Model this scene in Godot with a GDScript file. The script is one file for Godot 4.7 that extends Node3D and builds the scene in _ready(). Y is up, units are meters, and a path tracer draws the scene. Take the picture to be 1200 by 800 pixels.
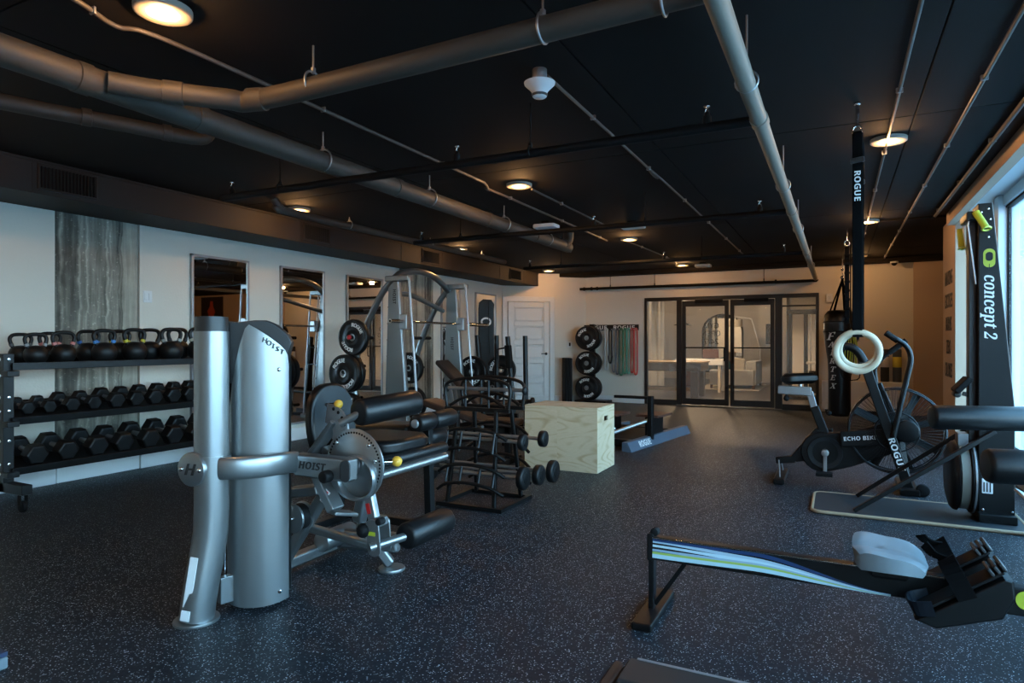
extends Node3D
var M := {}
var used := {}
var wc := {}
var fnt: SystemFont
var ORD := ["first", "second", "third", "fourth", "fifth", "sixth", "seventh", "eighth", "ninth", "tenth", "eleventh", "twelfth", "thirteenth", "fourteenth", "fifteenth", "sixteenth"]

# ---------- naming ----------
func numbered(n: String) -> String:
	if not used.has(n):
		used[n] = 0
		return n
	used[n] += 1
	return "%s_%03d" % [n, used[n]]

func thing(called: String, label: String, category: String, at := Vector3.ZERO, group := "", world := true) -> Node3D:
	var o := Node3D.new()
	o.name = numbered(called)
	add_child(o)
	o.position = at
	o.set_meta("label", label)
	o.set_meta("category", category)
	if group != "": o.set_meta("group", group)
	if world: wc[o] = true
	return o

func obj(called: String, st: SurfaceTool, m: Material, parent: Node3D = null, label := "") -> MeshInstance3D:
	var o := MeshInstance3D.new()
	o.mesh = st.commit()
	o.material_override = m
	o.cast_shadow = GeometryInstance3D.SHADOW_CASTING_SETTING_ON
	if parent == null:
		o.name = numbered(called)
		add_child(o)
	else:
		o.name = called
		parent.add_child(o, true)
		if wc.has(parent): o.position = -parent.position
	if label != "": o.set_meta("label", label)
	return o

func share(called: String, mesh: Mesh, m: Material, parent: Node3D, at: Vector3, b := Basis()) -> MeshInstance3D:
	var o := MeshInstance3D.new()
	o.mesh = mesh
	o.material_override = m
	o.name = called
	parent.add_child(o, true)
	o.transform = Transform3D(b, at - (parent.position if wc.has(parent) else Vector3.ZERO))
	return o

func tag(o: Node3D, label: String, category: String, group := "") -> Node3D:
	o.set_meta("label", label)
	o.set_meta("category", category)
	if group != "": o.set_meta("group", group)
	return o

func struct(called: String, st: SurfaceTool, m: Material, label: String, category := "structure") -> MeshInstance3D:
	var o := obj(called, st, m)
	o.set_meta("kind", "structure")
	o.set_meta("label", label)
	o.set_meta("category", category)
	return o

func copy(src: Node3D, at: Vector3, label: String, b := Basis()) -> Node3D:
	var base := String(src.name)
	if base.length() > 4 and base[base.length() - 4] == "_": base = base.substr(0, base.length() - 4)
	var c: Node3D = src.duplicate()
	c.name = numbered(base)
	add_child(c)
	c.transform = Transform3D(b, at)
	c.set_meta("label", label)
	return c

# ---------- mesh ----------
func S() -> SurfaceTool:
	var st := SurfaceTool.new()
	st.begin(Mesh.PRIMITIVE_TRIANGLES)
	return st

func tri(st: SurfaceTool, a: Vector3, b: Vector3, c: Vector3, na: Vector3, nb: Vector3, nc: Vector3) -> void:
	var g := (b - a).cross(c - a)
	if g.dot(na + nb + nc) > 0.0:
		st.set_normal(na); st.add_vertex(a)
		st.set_normal(nc); st.add_vertex(c)
		st.set_normal(nb); st.add_vertex(b)
	else:
		st.set_normal(na); st.add_vertex(a)
		st.set_normal(nb); st.add_vertex(b)
		st.set_normal(nc); st.add_vertex(c)

func quad(st: SurfaceTool, a: Vector3, b: Vector3, c: Vector3, d: Vector3, na: Vector3, nb: Vector3, nc: Vector3, nd: Vector3) -> void:
	tri(st, a, b, c, na, nb, nc)
	tri(st, a, c, d, na, nc, nd)

func box(st: SurfaceTool, c: Vector3, size: Vector3, bev := 0.004, b := Basis()) -> void:
	var h := size * 0.5
	var e: float = min(bev, min(h.x, min(h.y, h.z)) * 0.9)
	var ax := [Vector3(1, 0, 0), Vector3(0, 1, 0), Vector3(0, 0, 1)]
	var hh := [h.x, h.y, h.z]
	for i in 3:
		var j := (i + 1) % 3
		var k := (i + 2) % 3
		for s in [-1.0, 1.0]:
			var n: Vector3 = b * (ax[i] * s)
			var P := []
			for q in [[-1, -1], [1, -1], [1, 1], [-1, 1]]:
				P.append(c + b * (ax[i] * (s * hh[i]) + ax[j] * (q[0] * (hh[j] - e)) + ax[k] * (q[1] * (hh[k] - e))))
			quad(st, P[0], P[1], P[2], P[3], n, n, n, n)
	if e <= 0.0: return
	for i in 3:
		var j := (i + 1) % 3
		var k := (i + 2) % 3
		for sj in [-1.0, 1.0]:
			for sk in [-1.0, 1.0]:
				var nj: Vector3 = b * (ax[j] * sj)
				var nk: Vector3 = b * (ax[k] * sk)
				var l: Vector3 = ax[i] * (hh[i] - e)
				var pj: Vector3 = ax[j] * (sj * hh[j]) + ax[k] * (sk * (hh[k] - e))
				var pk: Vector3 = ax[j] * (sj * (hh[j] - e)) + ax[k] * (sk * hh[k])
				quad(st, c + b * (pj - l), c + b * (pj + l), c + b * (pk + l), c + b * (pk - l), nj, nj, nk, nk)
	for sx in [-1.0, 1.0]:
		for sy in [-1.0, 1.0]:
			for sz in [-1.0, 1.0]:
				tri(st, c + b * Vector3(sx * h.x, sy * (h.y - e), sz * (h.z - e)), c + b * Vector3(sx * (h.x - e), sy * h.y, sz * (h.z - e)), c + b * Vector3(sx * (h.x - e), sy * (h.y - e), sz * h.z), b * Vector3(sx, 0, 0), b * Vector3(0, sy, 0), b * Vector3(0, 0, sz))

func bb(st: SurfaceTool, x0: float, x1: float, y0: float, y1: float, z0: float, z1: float, bev := 0.004) -> void:
	box(st, Vector3((x0 + x1) / 2, (y0 + y1) / 2, (z0 + z1) / 2), Vector3(abs(x1 - x0), abs(y1 - y0), abs(z1 - z0)), bev)

func frame(d: Vector3, up := Vector3.UP) -> Basis:
	# basis with z along d
	var z := d.normalized()
	if abs(z.dot(up)) > 0.98: up = Vector3.RIGHT if abs(z.x) < 0.9 else Vector3.FORWARD
	var x := up.cross(z).normalized()
	return Basis(x, z.cross(x), z)

func bar(st: SurfaceTool, a: Vector3, b: Vector3, w: float, h: float, bev := 0.004, up := Vector3.UP) -> void:
	box(st, (a + b) / 2, Vector3(w, h, a.distance_to(b)), bev, frame(b - a, up))

func smooth(pts: Array, n := 6) -> Array:
	var out := []
	for i in pts.size() - 1:
		var p0: Vector3 = pts[max(i - 1, 0)]
		var p1: Vector3 = pts[i]
		var p2: Vector3 = pts[i + 1]
		var p3: Vector3 = pts[min(i + 2, pts.size() - 1)]
		for k in n:
			out.append(p1.cubic_interpolate(p2, p0, p3, float(k) / n))
	out.append(pts[pts.size() - 1])
	return out

# tube: r number or Array of radii; sx, sy stretch the section; sq > 0 squares it
func tube(st: SurfaceTool, pts: Array, r, seg := 10, closed := false, sx := 1.0, sy := 1.0, up := Vector3.UP, sq := 0.0) -> void:
	var n := pts.size()
	var rings := []
	var nors := []
	var fr := frame((pts[1] - pts[0]), up)
	var prev: Vector3 = fr.x
	var dirs := []
	for i in n:
		var d: Vector3
		if closed: d = (pts[(i + 1) % n] - pts[(i - 1 + n) % n])
		elif i == 0: d = pts[1] - pts[0]
		elif i == n - 1: d = pts[n - 1] - pts[n - 2]
		else: d = (pts[i + 1] - pts[i]).normalized() + (pts[i] - pts[i - 1]).normalized()
		d = d.normalized()
		dirs.append(d)
		var x := (prev - d * prev.dot(d)).normalized()
		prev = x
		var y := d.cross(x)
		var rr: float = r[i] if r is Array else r
		var ring := []
		var nn := []
		for k in seg:
			var a := TAU * (k + 0.5) / seg
			var ca := cos(a)
			var sa := sin(a)
			if sq > 0.0:
				var pw := lerpf(1.0, 0.25, sq)
				ca = sign(ca) * pow(abs(ca), pw)
				sa = sign(sa) * pow(abs(sa), pw)
			ring.append(pts[i] + x * (ca * rr * sx) + y * (sa * rr * sy))
			nn.append((x * (cos(a) / sx) + y * (sin(a) / sy)).normalized())
		rings.append(ring)
		nors.append(nn)
	var last := n if closed else n - 1
	for i in last:
		var j := (i + 1) % n
		for k in seg:
			var m := (k + 1) % seg
			quad(st, rings[i][k], rings[i][m], rings[j][m], rings[j][k], nors[i][k], nors[i][m], nors[j][m], nors[j][k])
	if not closed:
		for e in [0, n - 1]:
			var nd: Vector3 = -dirs[0] if e == 0 else dirs[n - 1]
			for k in range(1, seg - 1):
				tri(st, rings[e][0], rings[e][k], rings[e][k + 1], nd, nd, nd)

func rod(st: SurfaceTool, a: Vector3, b: Vector3, r: float, seg := 10) -> void:
	tube(st, [a, b], r, seg)

# lathe: profile of (radius, height) along the axis (basis z)
func lathe(st: SurfaceTool, prof: Array, o: Vector3, axis := Vector3.UP, seg := 20) -> void:
	var f := frame(axis)
	var n := prof.size()
	var sn := []
	for i in n - 1:
		var d: Vector2 = prof[i + 1] - prof[i]
		sn.append(Vector2(d.y, -d.x).normalized())
	for i in n - 1:
		var n0: Vector2 = sn[i]
		var n1: Vector2 = sn[i]
		if i > 0 and sn[i - 1].dot(sn[i]) > 0.6: n0 = (sn[i - 1] + sn[i]).normalized()
		if i < n - 2 and sn[i + 1].dot(sn[i]) > 0.6: n1 = (sn[i + 1] + sn[i]).normalized()
		var p: Vector2 = prof[i]
		var q: Vector2 = prof[i + 1]
		if p.distance_to(q) < 1e-6: continue
		for k in seg:
			var a0 := TAU * k / seg
			var a1 := TAU * (k + 1) / seg
			var r0 := f.x * cos(a0) + f.y * sin(a0)
			var r1 := f.x * cos(a1) + f.y * sin(a1)
			var A := o + r0 * p.x + f.z * p.y
			var B := o + r1 * p.x + f.z * p.y
			var C := o + r1 * q.x + f.z * q.y
			var D := o + r0 * q.x + f.z * q.y
			var nA := r0 * n0.x + f.z * n0.y
			var nB := r1 * n0.x + f.z * n0.y
			var nC := r1 * n1.x + f.z * n1.y
			var nD := r0 * n1.x + f.z * n1.y
			if p.x > 1e-6: tri(st, A, B, C, nA, nB, nC)
			if q.x > 1e-6: tri(st, A, C, D, nA, nC, nD)

func cyl(st: SurfaceTool, a: Vector3, b: Vector3, r: float, bev := 0.003, seg := 20) -> void:
	var L := a.distance_to(b)
	var e: float = min(bev, min(r * 0.5, L * 0.45))
	lathe(st, [Vector2(0, 0), Vector2(r - e, 0), Vector2(r - e * 0.3, e * 0.3), Vector2(r, e), Vector2(r, L - e), Vector2(r - e * 0.3, L - e * 0.3), Vector2(r - e, L), Vector2(0, L)], a, b - a, seg)

func ball(st: SurfaceTool, c: Vector3, r: float, sy := 1.0, seg := 14) -> void:
	var pr := []
	for i in 9:
		var a := PI * i / 8.0 - PI / 2
		pr.append(Vector2(max(0.0, cos(a) * r), sin(a) * r * sy))
	lathe(st, pr, c, Vector3.UP, seg)

# prism: 2D polygon in the xf's xy plane, from z = 0 to z = depth
func prism(st: SurfaceTool, poly: PackedVector2Array, depth: float, xf: Transform3D, bev := 0.0, round_sides := false) -> void:
	var idx := Geometry2D.triangulate_polygon(poly)
	var n := poly.size()
	var area := 0.0
	for i in n:
		area += poly[i].cross(poly[(i + 1) % n])
	var sgn := 1.0 if area > 0 else -1.0
	var inner := poly
	if bev > 0.0:
		inner = PackedVector2Array()
		for i in n:
			var d0 := (poly[i] - poly[(i - 1 + n) % n]).normalized()
			var d1 := (poly[(i + 1) % n] - poly[i]).normalized()
			var m0 := Vector2(-d0.y, d0.x) * sgn
			var m1 := Vector2(-d1.y, d1.x) * sgn
			var m := (m0 + m1)
			if m.length() < 0.2: m = m0
			m = m.normalized()
			inner.append(poly[i] + m * bev / max(0.5, m.dot(m0)))
	var B := xf.basis
	for e in [0, 1]:
		var z: float = 0.0 if e == 0 else depth
		var nz: Vector3 = B * Vector3(0, 0, -1 if e == 0 else 1)
		for t in range(0, idx.size(), 3):
			tri(st, xf * Vector3(inner[idx[t]].x, inner[idx[t]].y, z), xf * Vector3(inner[idx[t + 1]].x, inner[idx[t + 1]].y, z), xf * Vector3(inner[idx[t + 2]].x, inner[idx[t + 2]].y, z), nz, nz, nz)
	var en := []
	for i in n:
		var d := (poly[(i + 1) % n] - poly[i]).normalized()
		en.append(Vector2(d.y, -d.x) * sgn)
	for i in n:
		var j := (i + 1) % n
		var a: Vector2 = en[i]
		var b: Vector2 = en[i]
		if round_sides:
			var pe: Vector2 = en[(i - 1 + n) % n]
			var ne: Vector2 = en[j]
			if pe.dot(a) > 0.5: a = (pe + a).normalized()
			if ne.dot(b) > 0.5: b = (ne + b).normalized()
		var na: Vector3 = B * Vector3(a.x, a.y, 0)
		var nb: Vector3 = B * Vector3(b.x, b.y, 0)
		quad(st, xf * Vector3(poly[i].x, poly[i].y, bev), xf * Vector3(poly[j].x, poly[j].y, bev), xf * Vector3(poly[j].x, poly[j].y, depth - bev), xf * Vector3(poly[i].x, poly[i].y, depth - bev), na, nb, nb, na)
		if bev > 0.0:
			for e in [0, 1]:
				var z0: float = 0.0 if e == 0 else depth
				var z1: float = bev if e == 0 else depth - bev
				var nz: Vector3 = B * Vector3(0, 0, -1 if e == 0 else 1)
				quad(st, xf * Vector3(inner[i].x, inner[i].y, z0), xf * Vector3(inner[j].x, inner[j].y, z0), xf * Vector3(poly[j].x, poly[j].y, z1), xf * Vector3(poly[i].x, poly[i].y, z1), nz, nz, nb, na)

func rrect(w: float, h: float, r: float, n := 4) -> PackedVector2Array:
	var p := PackedVector2Array()
	for q in [[1, 1, 0], [-1, 1, 1], [-1, -1, 2], [1, -1, 3]]:
		for k in n + 1:
			var a: float = (q[2] + float(k) / n) * PI / 2
			p.append(Vector2(q[0] * (w / 2 - r) + cos(a) * r, q[1] * (h / 2 - r) + sin(a) * r))
	return p

func lens(a: Array) -> PackedVector2Array:
	var p := PackedVector2Array()
	for i in range(0, a.size(), 2): p.append(Vector2(a[i], a[i + 1]))
	return p

# lettering with its baseline centre at xf, letters h tall
func words(st: SurfaceTool, s: String, h: float, xf: Transform3D, depth := 0.002, stretch := 1.0, bold := true, serif := false) -> void:
	var t := TextMesh.new()
	var f := SystemFont.new()
	f.font_names = PackedStringArray(["Droid Serif" if serif else "Droid Sans"])
	f.font_weight = 700 if bold else 400
	t.font = f
	t.text = s
	t.font_size = 64
	t.pixel_size = h / 46.0
	t.depth = depth
	t.curve_step = 3.0
	st.append_from(t, 0, xf * Transform3D(Basis().scaled(Vector3(stretch, 1, 1)), Vector3.ZERO))

# letters around a ring, in the plane of xf, centred on angle mid (radians, 0 = +x)
func ring_words(st: SurfaceTool, s: String, h: float, rad: float, mid: float, step: float, xf: Transform3D) -> void:
	for i in s.length():
		var a := mid - (i - (s.length() - 1) / 2.0) * step
		words(st, s[i], h, xf * Transform3D(Basis(Vector3(0, 0, 1), a - PI / 2), Vector3(cos(a), sin(a), 0) * rad), 0.002, 1.15)

func ribbon(st: SurfaceTool, pts: Array, wide: Vector3, thick := 0.004) -> void:
	for i in pts.size() - 1:
		var a: Vector3 = pts[i]
		var b: Vector3 = pts[i + 1]
		var d := (b - a).normalized()
		var w := (wide - d * wide.dot(d))
		var n := d.cross(w).normalized() * thick * 0.5
		for s in [1.0, -1.0]:
			quad(st, a + w + n * s, b + w + n * s, b - w + n * s, a - w + n * s, n * s, n * s, n * s, n * s)
			quad(st, a + w * s + n, b + w * s + n, b + w * s - n, a + w * s - n, w * s, w * s, w * s, w * s)

func face(n: Vector3, at: Vector3, up := Vector3.UP) -> Transform3D:
	# plane whose +z is n, +y is up
	return Transform3D(frame(n, up), at)

# ---------- materials ----------
func mat(c: Color, rough := 0.6, metal := 0.0, spec := 0.5) -> StandardMaterial3D:
	var m := StandardMaterial3D.new()
	m.albedo_color = c
	m.roughness = rough
	m.metallic = metal
	m.metallic_specular = spec
	return m

func tri_tex(m: StandardMaterial3D, img: Image, scale: Vector3) -> void:
	img.generate_mipmaps()
	m.albedo_texture = ImageTexture.create_from_image(img)
	m.uv1_triplanar = true
	m.uv1_scale = scale

func noise_nm(freq: float, strength: float, size := 256, sd := 1) -> NoiseTexture2D:
	var n := FastNoiseLite.new()
	n.seed = sd
	n.frequency = freq
	n.fractal_octaves = 3
	var t := NoiseTexture2D.new()
	t.width = size
	t.height = size
	t.seamless = true
	t.noise = n
	t.as_normal_map = true
	t.bump_strength = strength
	return t

func _ready() -> void:
	# ---------- camera, sky, exposure ----------
	var cam := Camera3D.new()
	cam.name = "camera"
	cam.fov = rad_to_deg(2.0 * atan(400.0 / 755.0))
	cam.near = 0.02
	cam.position = Vector3(0, 1.23, 0)
	cam.rotation = Vector3(0, atan(382.0 / 755.0), 0)
	add_child(cam)
	cam.current = true
	var we := WorldEnvironment.new()
	we.name = "environment"
	var env := Environment.new()
	env.background_mode = Environment.BG_SKY
	var skm := ProceduralSkyMaterial.new()
	skm.sky_top_color = Color(0.45, 0.70, 0.88)
	skm.sky_horizon_color = Color(0.75, 0.91, 0.98)
	skm.sky_energy_multiplier = 1.0
	skm.ground_horizon_color = Color(0.55, 0.62, 0.66)
	skm.ground_bottom_color = Color(0.30, 0.34, 0.36)
	var sky := Sky.new()
	sky.sky_material = skm
	env.sky = sky
	env.background_energy_multiplier = SKY_ENERGY
	env.tonemap_mode = Environment.TONE_MAPPER_LINEAR
	env.tonemap_exposure = EXPOSURE
	env.sdfgi_enabled = true
	env.ssao_enabled = true
	env.ssil_enabled = true
	we.environment = env
	add_child(we)
	make_materials()
	structure()
	ceiling_services()
	window_wall()
	lobby()
	leg_machine()
	dumbbell_rack()
	smith_machine()
	bench_corner()
	barbell_rack()
	plyo_box()
	squat_platform()
	back_wall_things()
	air_bike()
	ski_trainer()
	rowing_machine()
	roller_bench()
	hanging_things()
	small_things()

const SKY_ENERGY := 9.0
const EXPOSURE := 2.35
const LAMP_ENERGY := 0.22

func speckle() -> Image:
	var rng := RandomNumberGenerator.new()
	rng.seed = 11
	var n := 2048
	var img := Image.create(n, n, false, Image.FORMAT_RGB8)
	img.fill(Color(0.082, 0.112, 0.138))
	for i in 5000:
		var g := rng.randf_range(0.10, 0.16)
		img.fill_rect(Rect2i(rng.randi() % n, rng.randi() % n, rng.randi_range(3, 9), rng.randi_range(3, 9)), Color(g * 0.75, g * 0.92, g * 1.12))
	for i in 42000:
		var x := rng.randi() % n
		var y := rng.randi() % n
		var g := rng.randf_range(0.40, 0.92)
		var c := Color(g * 0.97, g, g * 1.02)
		var k := rng.randi() % 5
		img.fill_rect(Rect2i(x, y, 2, 2), c)
		if k > 0: img.set_pixel((x + 2) % n, y, c)
		if k > 1: img.set_pixel(x, (y + 2) % n, c)
		if k > 2: img.set_pixel((x + 1) % n, (y + 2) % n, c)
		if k > 3: img.set_pixel((x + 2) % n, (y + 1) % n, c)
	return img

func plywood() -> Image:
	var n := 512
	var no := FastNoiseLite.new()
	no.seed = 5
	no.frequency = 0.006
	no.fractal_octaves = 2
	var fi := FastNoiseLite.new()
	fi.seed = 9
	fi.frequency = 0.08
	var img := Image.create(n, n, false, Image.FORMAT_RGB8)
	for y in n:
		for x in n:
			var w := no.get_noise_2d(x * 0.20, y * 0.62) * 4.2 + fi.get_noise_2d(x * 0.05, y * 0.3) * 0.1
			var band := fposmod(w, 1.0)
			var line := smoothstep(0.45, 0.8, band) * (1.0 - smoothstep(0.8, 1.0, band)) * (0.55 + no.get_noise_2d(x * 0.8 + 900, y * 1.5))
			var f := fi.get_noise_2d(x * 0.3, y * 5.0) * 0.035
			img.set_pixel(x, y, Color(0.80 - line * 0.09 + f, 0.715 - line * 0.11 + f, 0.59 - line * 0.13 + f))
	return img

func concrete() -> Image:
	var w := 256
	var h := 1024
	var a := FastNoiseLite.new()
	a.seed = 3
	a.frequency = 0.02
	var b := FastNoiseLite.new()
	b.seed = 21
	b.frequency = 0.05
	var img := Image.create(w, h, false, Image.FORMAT_RGB8)
	for y in h:
		for x in w:
			var u := x / float(w)
			var wob := a.get_noise_2d(x * 0.3, y * 0.35) * 0.035
			var q := u + wob
			var g := lerpf(0.36, 0.50, smoothstep(0.20, 0.26, q))
			g = lerpf(g, 0.63, smoothstep(0.70, 0.74, q))
			g += a.get_noise_2d(x * 1.6, y * 0.10) * 0.16 * (1.0 - smoothstep(0.72, 0.8, q) * 0.7) + a.get_noise_2d(x * 3.4 + 300, y * 0.16) * 0.10
			g += a.get_noise_2d(x * 0.8 + 70, y * 0.8) * 0.05
			for k in [[0.055, 0.03, 0.24], [0.245, 0.022, 0.20], [0.33, 0.014, 0.15], [0.44, 0.016, 0.09], [0.555, 0.02, 0.28], [0.60, 0.01, 0.1], [0.725, 0.012, -0.22], [0.69, 0.01, -0.14]]:
				g += k[2] * maxf(0.0, 1.0 - absf(q - k[0]) / k[1]) * (0.75 + 0.5 * a.get_noise_2d(k[0] * 900.0, y * 0.5))
			var pits := b.get_noise_2d(x * 1.3, y * 1.3)
			if pits > 0.46 and q < 0.7: g += 0.16
			g += b.get_noise_2d(x * 4.0, y * 4.0) * 0.03
			g = clampf(g, 0.16, 0.84)
			img.set_pixel(x, y, Color(g, g * 0.965, g * 0.875))
	return img

func lobby_boards() -> Image:
	var n := 256
	var no := FastNoiseLite.new()
	no.seed = 8
	no.frequency = 0.03
	var img := Image.create(n, n, false, Image.FORMAT_RGB8)
	for y in n:
		for x in n:
			var g := 0.27 + no.get_noise_2d(x * 0.4, y * 4.0) * 0.09
			img.set_pixel(x, y, Color(g, g * 0.88, g * 0.76))
	return img

func make_materials() -> void:
	M.rubber = mat(Color.WHITE, 0.5, 0.0, 0.32)
	tri_tex(M.rubber, speckle(), Vector3.ONE / 3.0)
	M.rubber.normal_enabled = true
	M.rubber.normal_texture = noise_nm(0.18, 3.0, 512, 4)
	M.rubber.normal_scale = 0.05
	M.wall = mat(Color(0.83, 0.80, 0.745), 0.85)
	M.wall.normal_enabled = true
	M.wall.normal_texture = noise_nm(0.15, 1.5, 256, 6)
	M.wall.uv1_triplanar = true
	M.wall.normal_scale = 0.15
	M.trim = mat(Color(0.83, 0.83, 0.82), 0.5)
	M.tan = mat(Color(0.72, 0.62, 0.53), 0.8)
	M.ceiling = mat(Color(0.098, 0.082, 0.07), 0.85, 0.0, 0.3)
	M.soffit = mat(Color(0.165, 0.145, 0.13), 0.65, 0.0, 0.35)
	M.concrete = mat(Color.WHITE, 0.9)
	tri_tex(M.concrete, concrete(), Vector3(1.0 / 0.8, 1.0 / 2.4, 1.0 / 0.8))
	M.pipe = mat(Color(0.25, 0.225, 0.195), 0.6)
	M.pipe_pale = mat(Color(0.50, 0.47, 0.42), 0.55)
	M.conduit = mat(Color(0.33, 0.30, 0.27), 0.5, 0.2)
	M.silver = mat(Color(0.57, 0.58, 0.58), 0.32, 0.85)
	M.chrome = mat(Color(0.86, 0.86, 0.86), 0.14, 1.0)
	M.steel = mat(Color(0.66, 0.66, 0.66), 0.4, 0.9)
	M.black = mat(Color(0.045, 0.046, 0.048), 0.40, 0.0, 0.4)
	M.matte_black = mat(Color(0.035, 0.035, 0.037), 0.7, 0.0, 0.35)
	M.iron = mat(Color(0.055, 0.056, 0.058), 0.45, 0.0, 0.4)
	M.vinyl = mat(Color(0.055, 0.055, 0.058), 0.34, 0.0, 0.45)
	M.foam = mat(Color(0.06, 0.06, 0.063), 0.40, 0.0, 0.45)
	M.brown_vinyl = mat(Color(0.20, 0.145, 0.12), 0.45)
	M.white = mat(Color(0.86, 0.86, 0.85), 0.5)
	M.fitting = mat(Color(0.60, 0.57, 0.52), 0.6)
	M.print = mat(Color(0.88, 0.88, 0.87), 0.6)
	M.dark_print = mat(Color(0.13, 0.13, 0.13), 0.6)
	M.grey_plastic = mat(Color(0.15, 0.152, 0.155), 0.4)
	M.yellow = mat(Color(0.86, 0.66, 0.22), 0.4)
	M.red = mat(Color(0.66, 0.10, 0.10), 0.5)
	M.lime = mat(Color(0.66, 0.69, 0.18), 0.45)
	M.mirror = mat(Color(0.93, 0.94, 0.94), 0.015, 1.0)
	M.aluminium = mat(Color(0.62, 0.62, 0.62), 0.38, 0.7)
	M.window_frame = mat(Color(0.80, 0.84, 0.86), 0.4)
	M.glass = mat(Color(0.92, 0.96, 0.97, 0.08), 0.01)
	M.glass.transparency = BaseMaterial3D.TRANSPARENCY_ALPHA
	M.door_frame = mat(Color(0.07, 0.062, 0.06), 0.45)
	M.ply = mat(Color.WHITE, 0.7)
	tri_tex(M.ply, plywood(), Vector3(1.25, 1.25, 1.25))
	M.wood_ring = mat(Color(0.76, 0.70, 0.60), 0.5)
	M.pale_wood = mat(Color(0.62, 0.53, 0.42), 0.55)
	M.brown_wood = mat(Color(0.33, 0.20, 0.15), 0.6)
	M.lens = mat(Color(1.0, 0.93, 0.82), 0.4)
	M.lens.emission_enabled = true
	M.lens.emission = Color(1.0, 0.80, 0.55)
	M.lens.emission_energy_multiplier = 1.6
	M.boards = mat(Color.WHITE, 0.28)
	tri_tex(M.boards, lobby_boards(), Vector3.ONE * 0.6)
	M.cloth = mat(Color(0.72, 0.72, 0.70), 0.9)
	M.teal = mat(Color(0.10, 0.30, 0.34), 0.85)
	M.cream = mat(Color(0.78, 0.74, 0.66), 0.85)
	M.grey_wood = mat(Color(0.40, 0.37, 0.33), 0.6)
	M.strap = mat(Color(0.05, 0.05, 0.053), 0.95, 0.0, 0.15)
	M.seat_grey = mat(Color(0.42, 0.46, 0.48), 0.5)
	M.belt_grey = mat(Color(0.45, 0.44, 0.40), 0.5)
	M.mesh_wire = mat(Color(0.13, 0.14, 0.15), 0.4, 0.4)
	M.pavement = mat(Color(0.60, 0.61, 0.62), 0.9)
	M.facade = mat(Color(0.70, 0.76, 0.80), 0.8)
	M.mat_rubber = mat(Color(0.13, 0.15, 0.165), 0.55)

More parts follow.
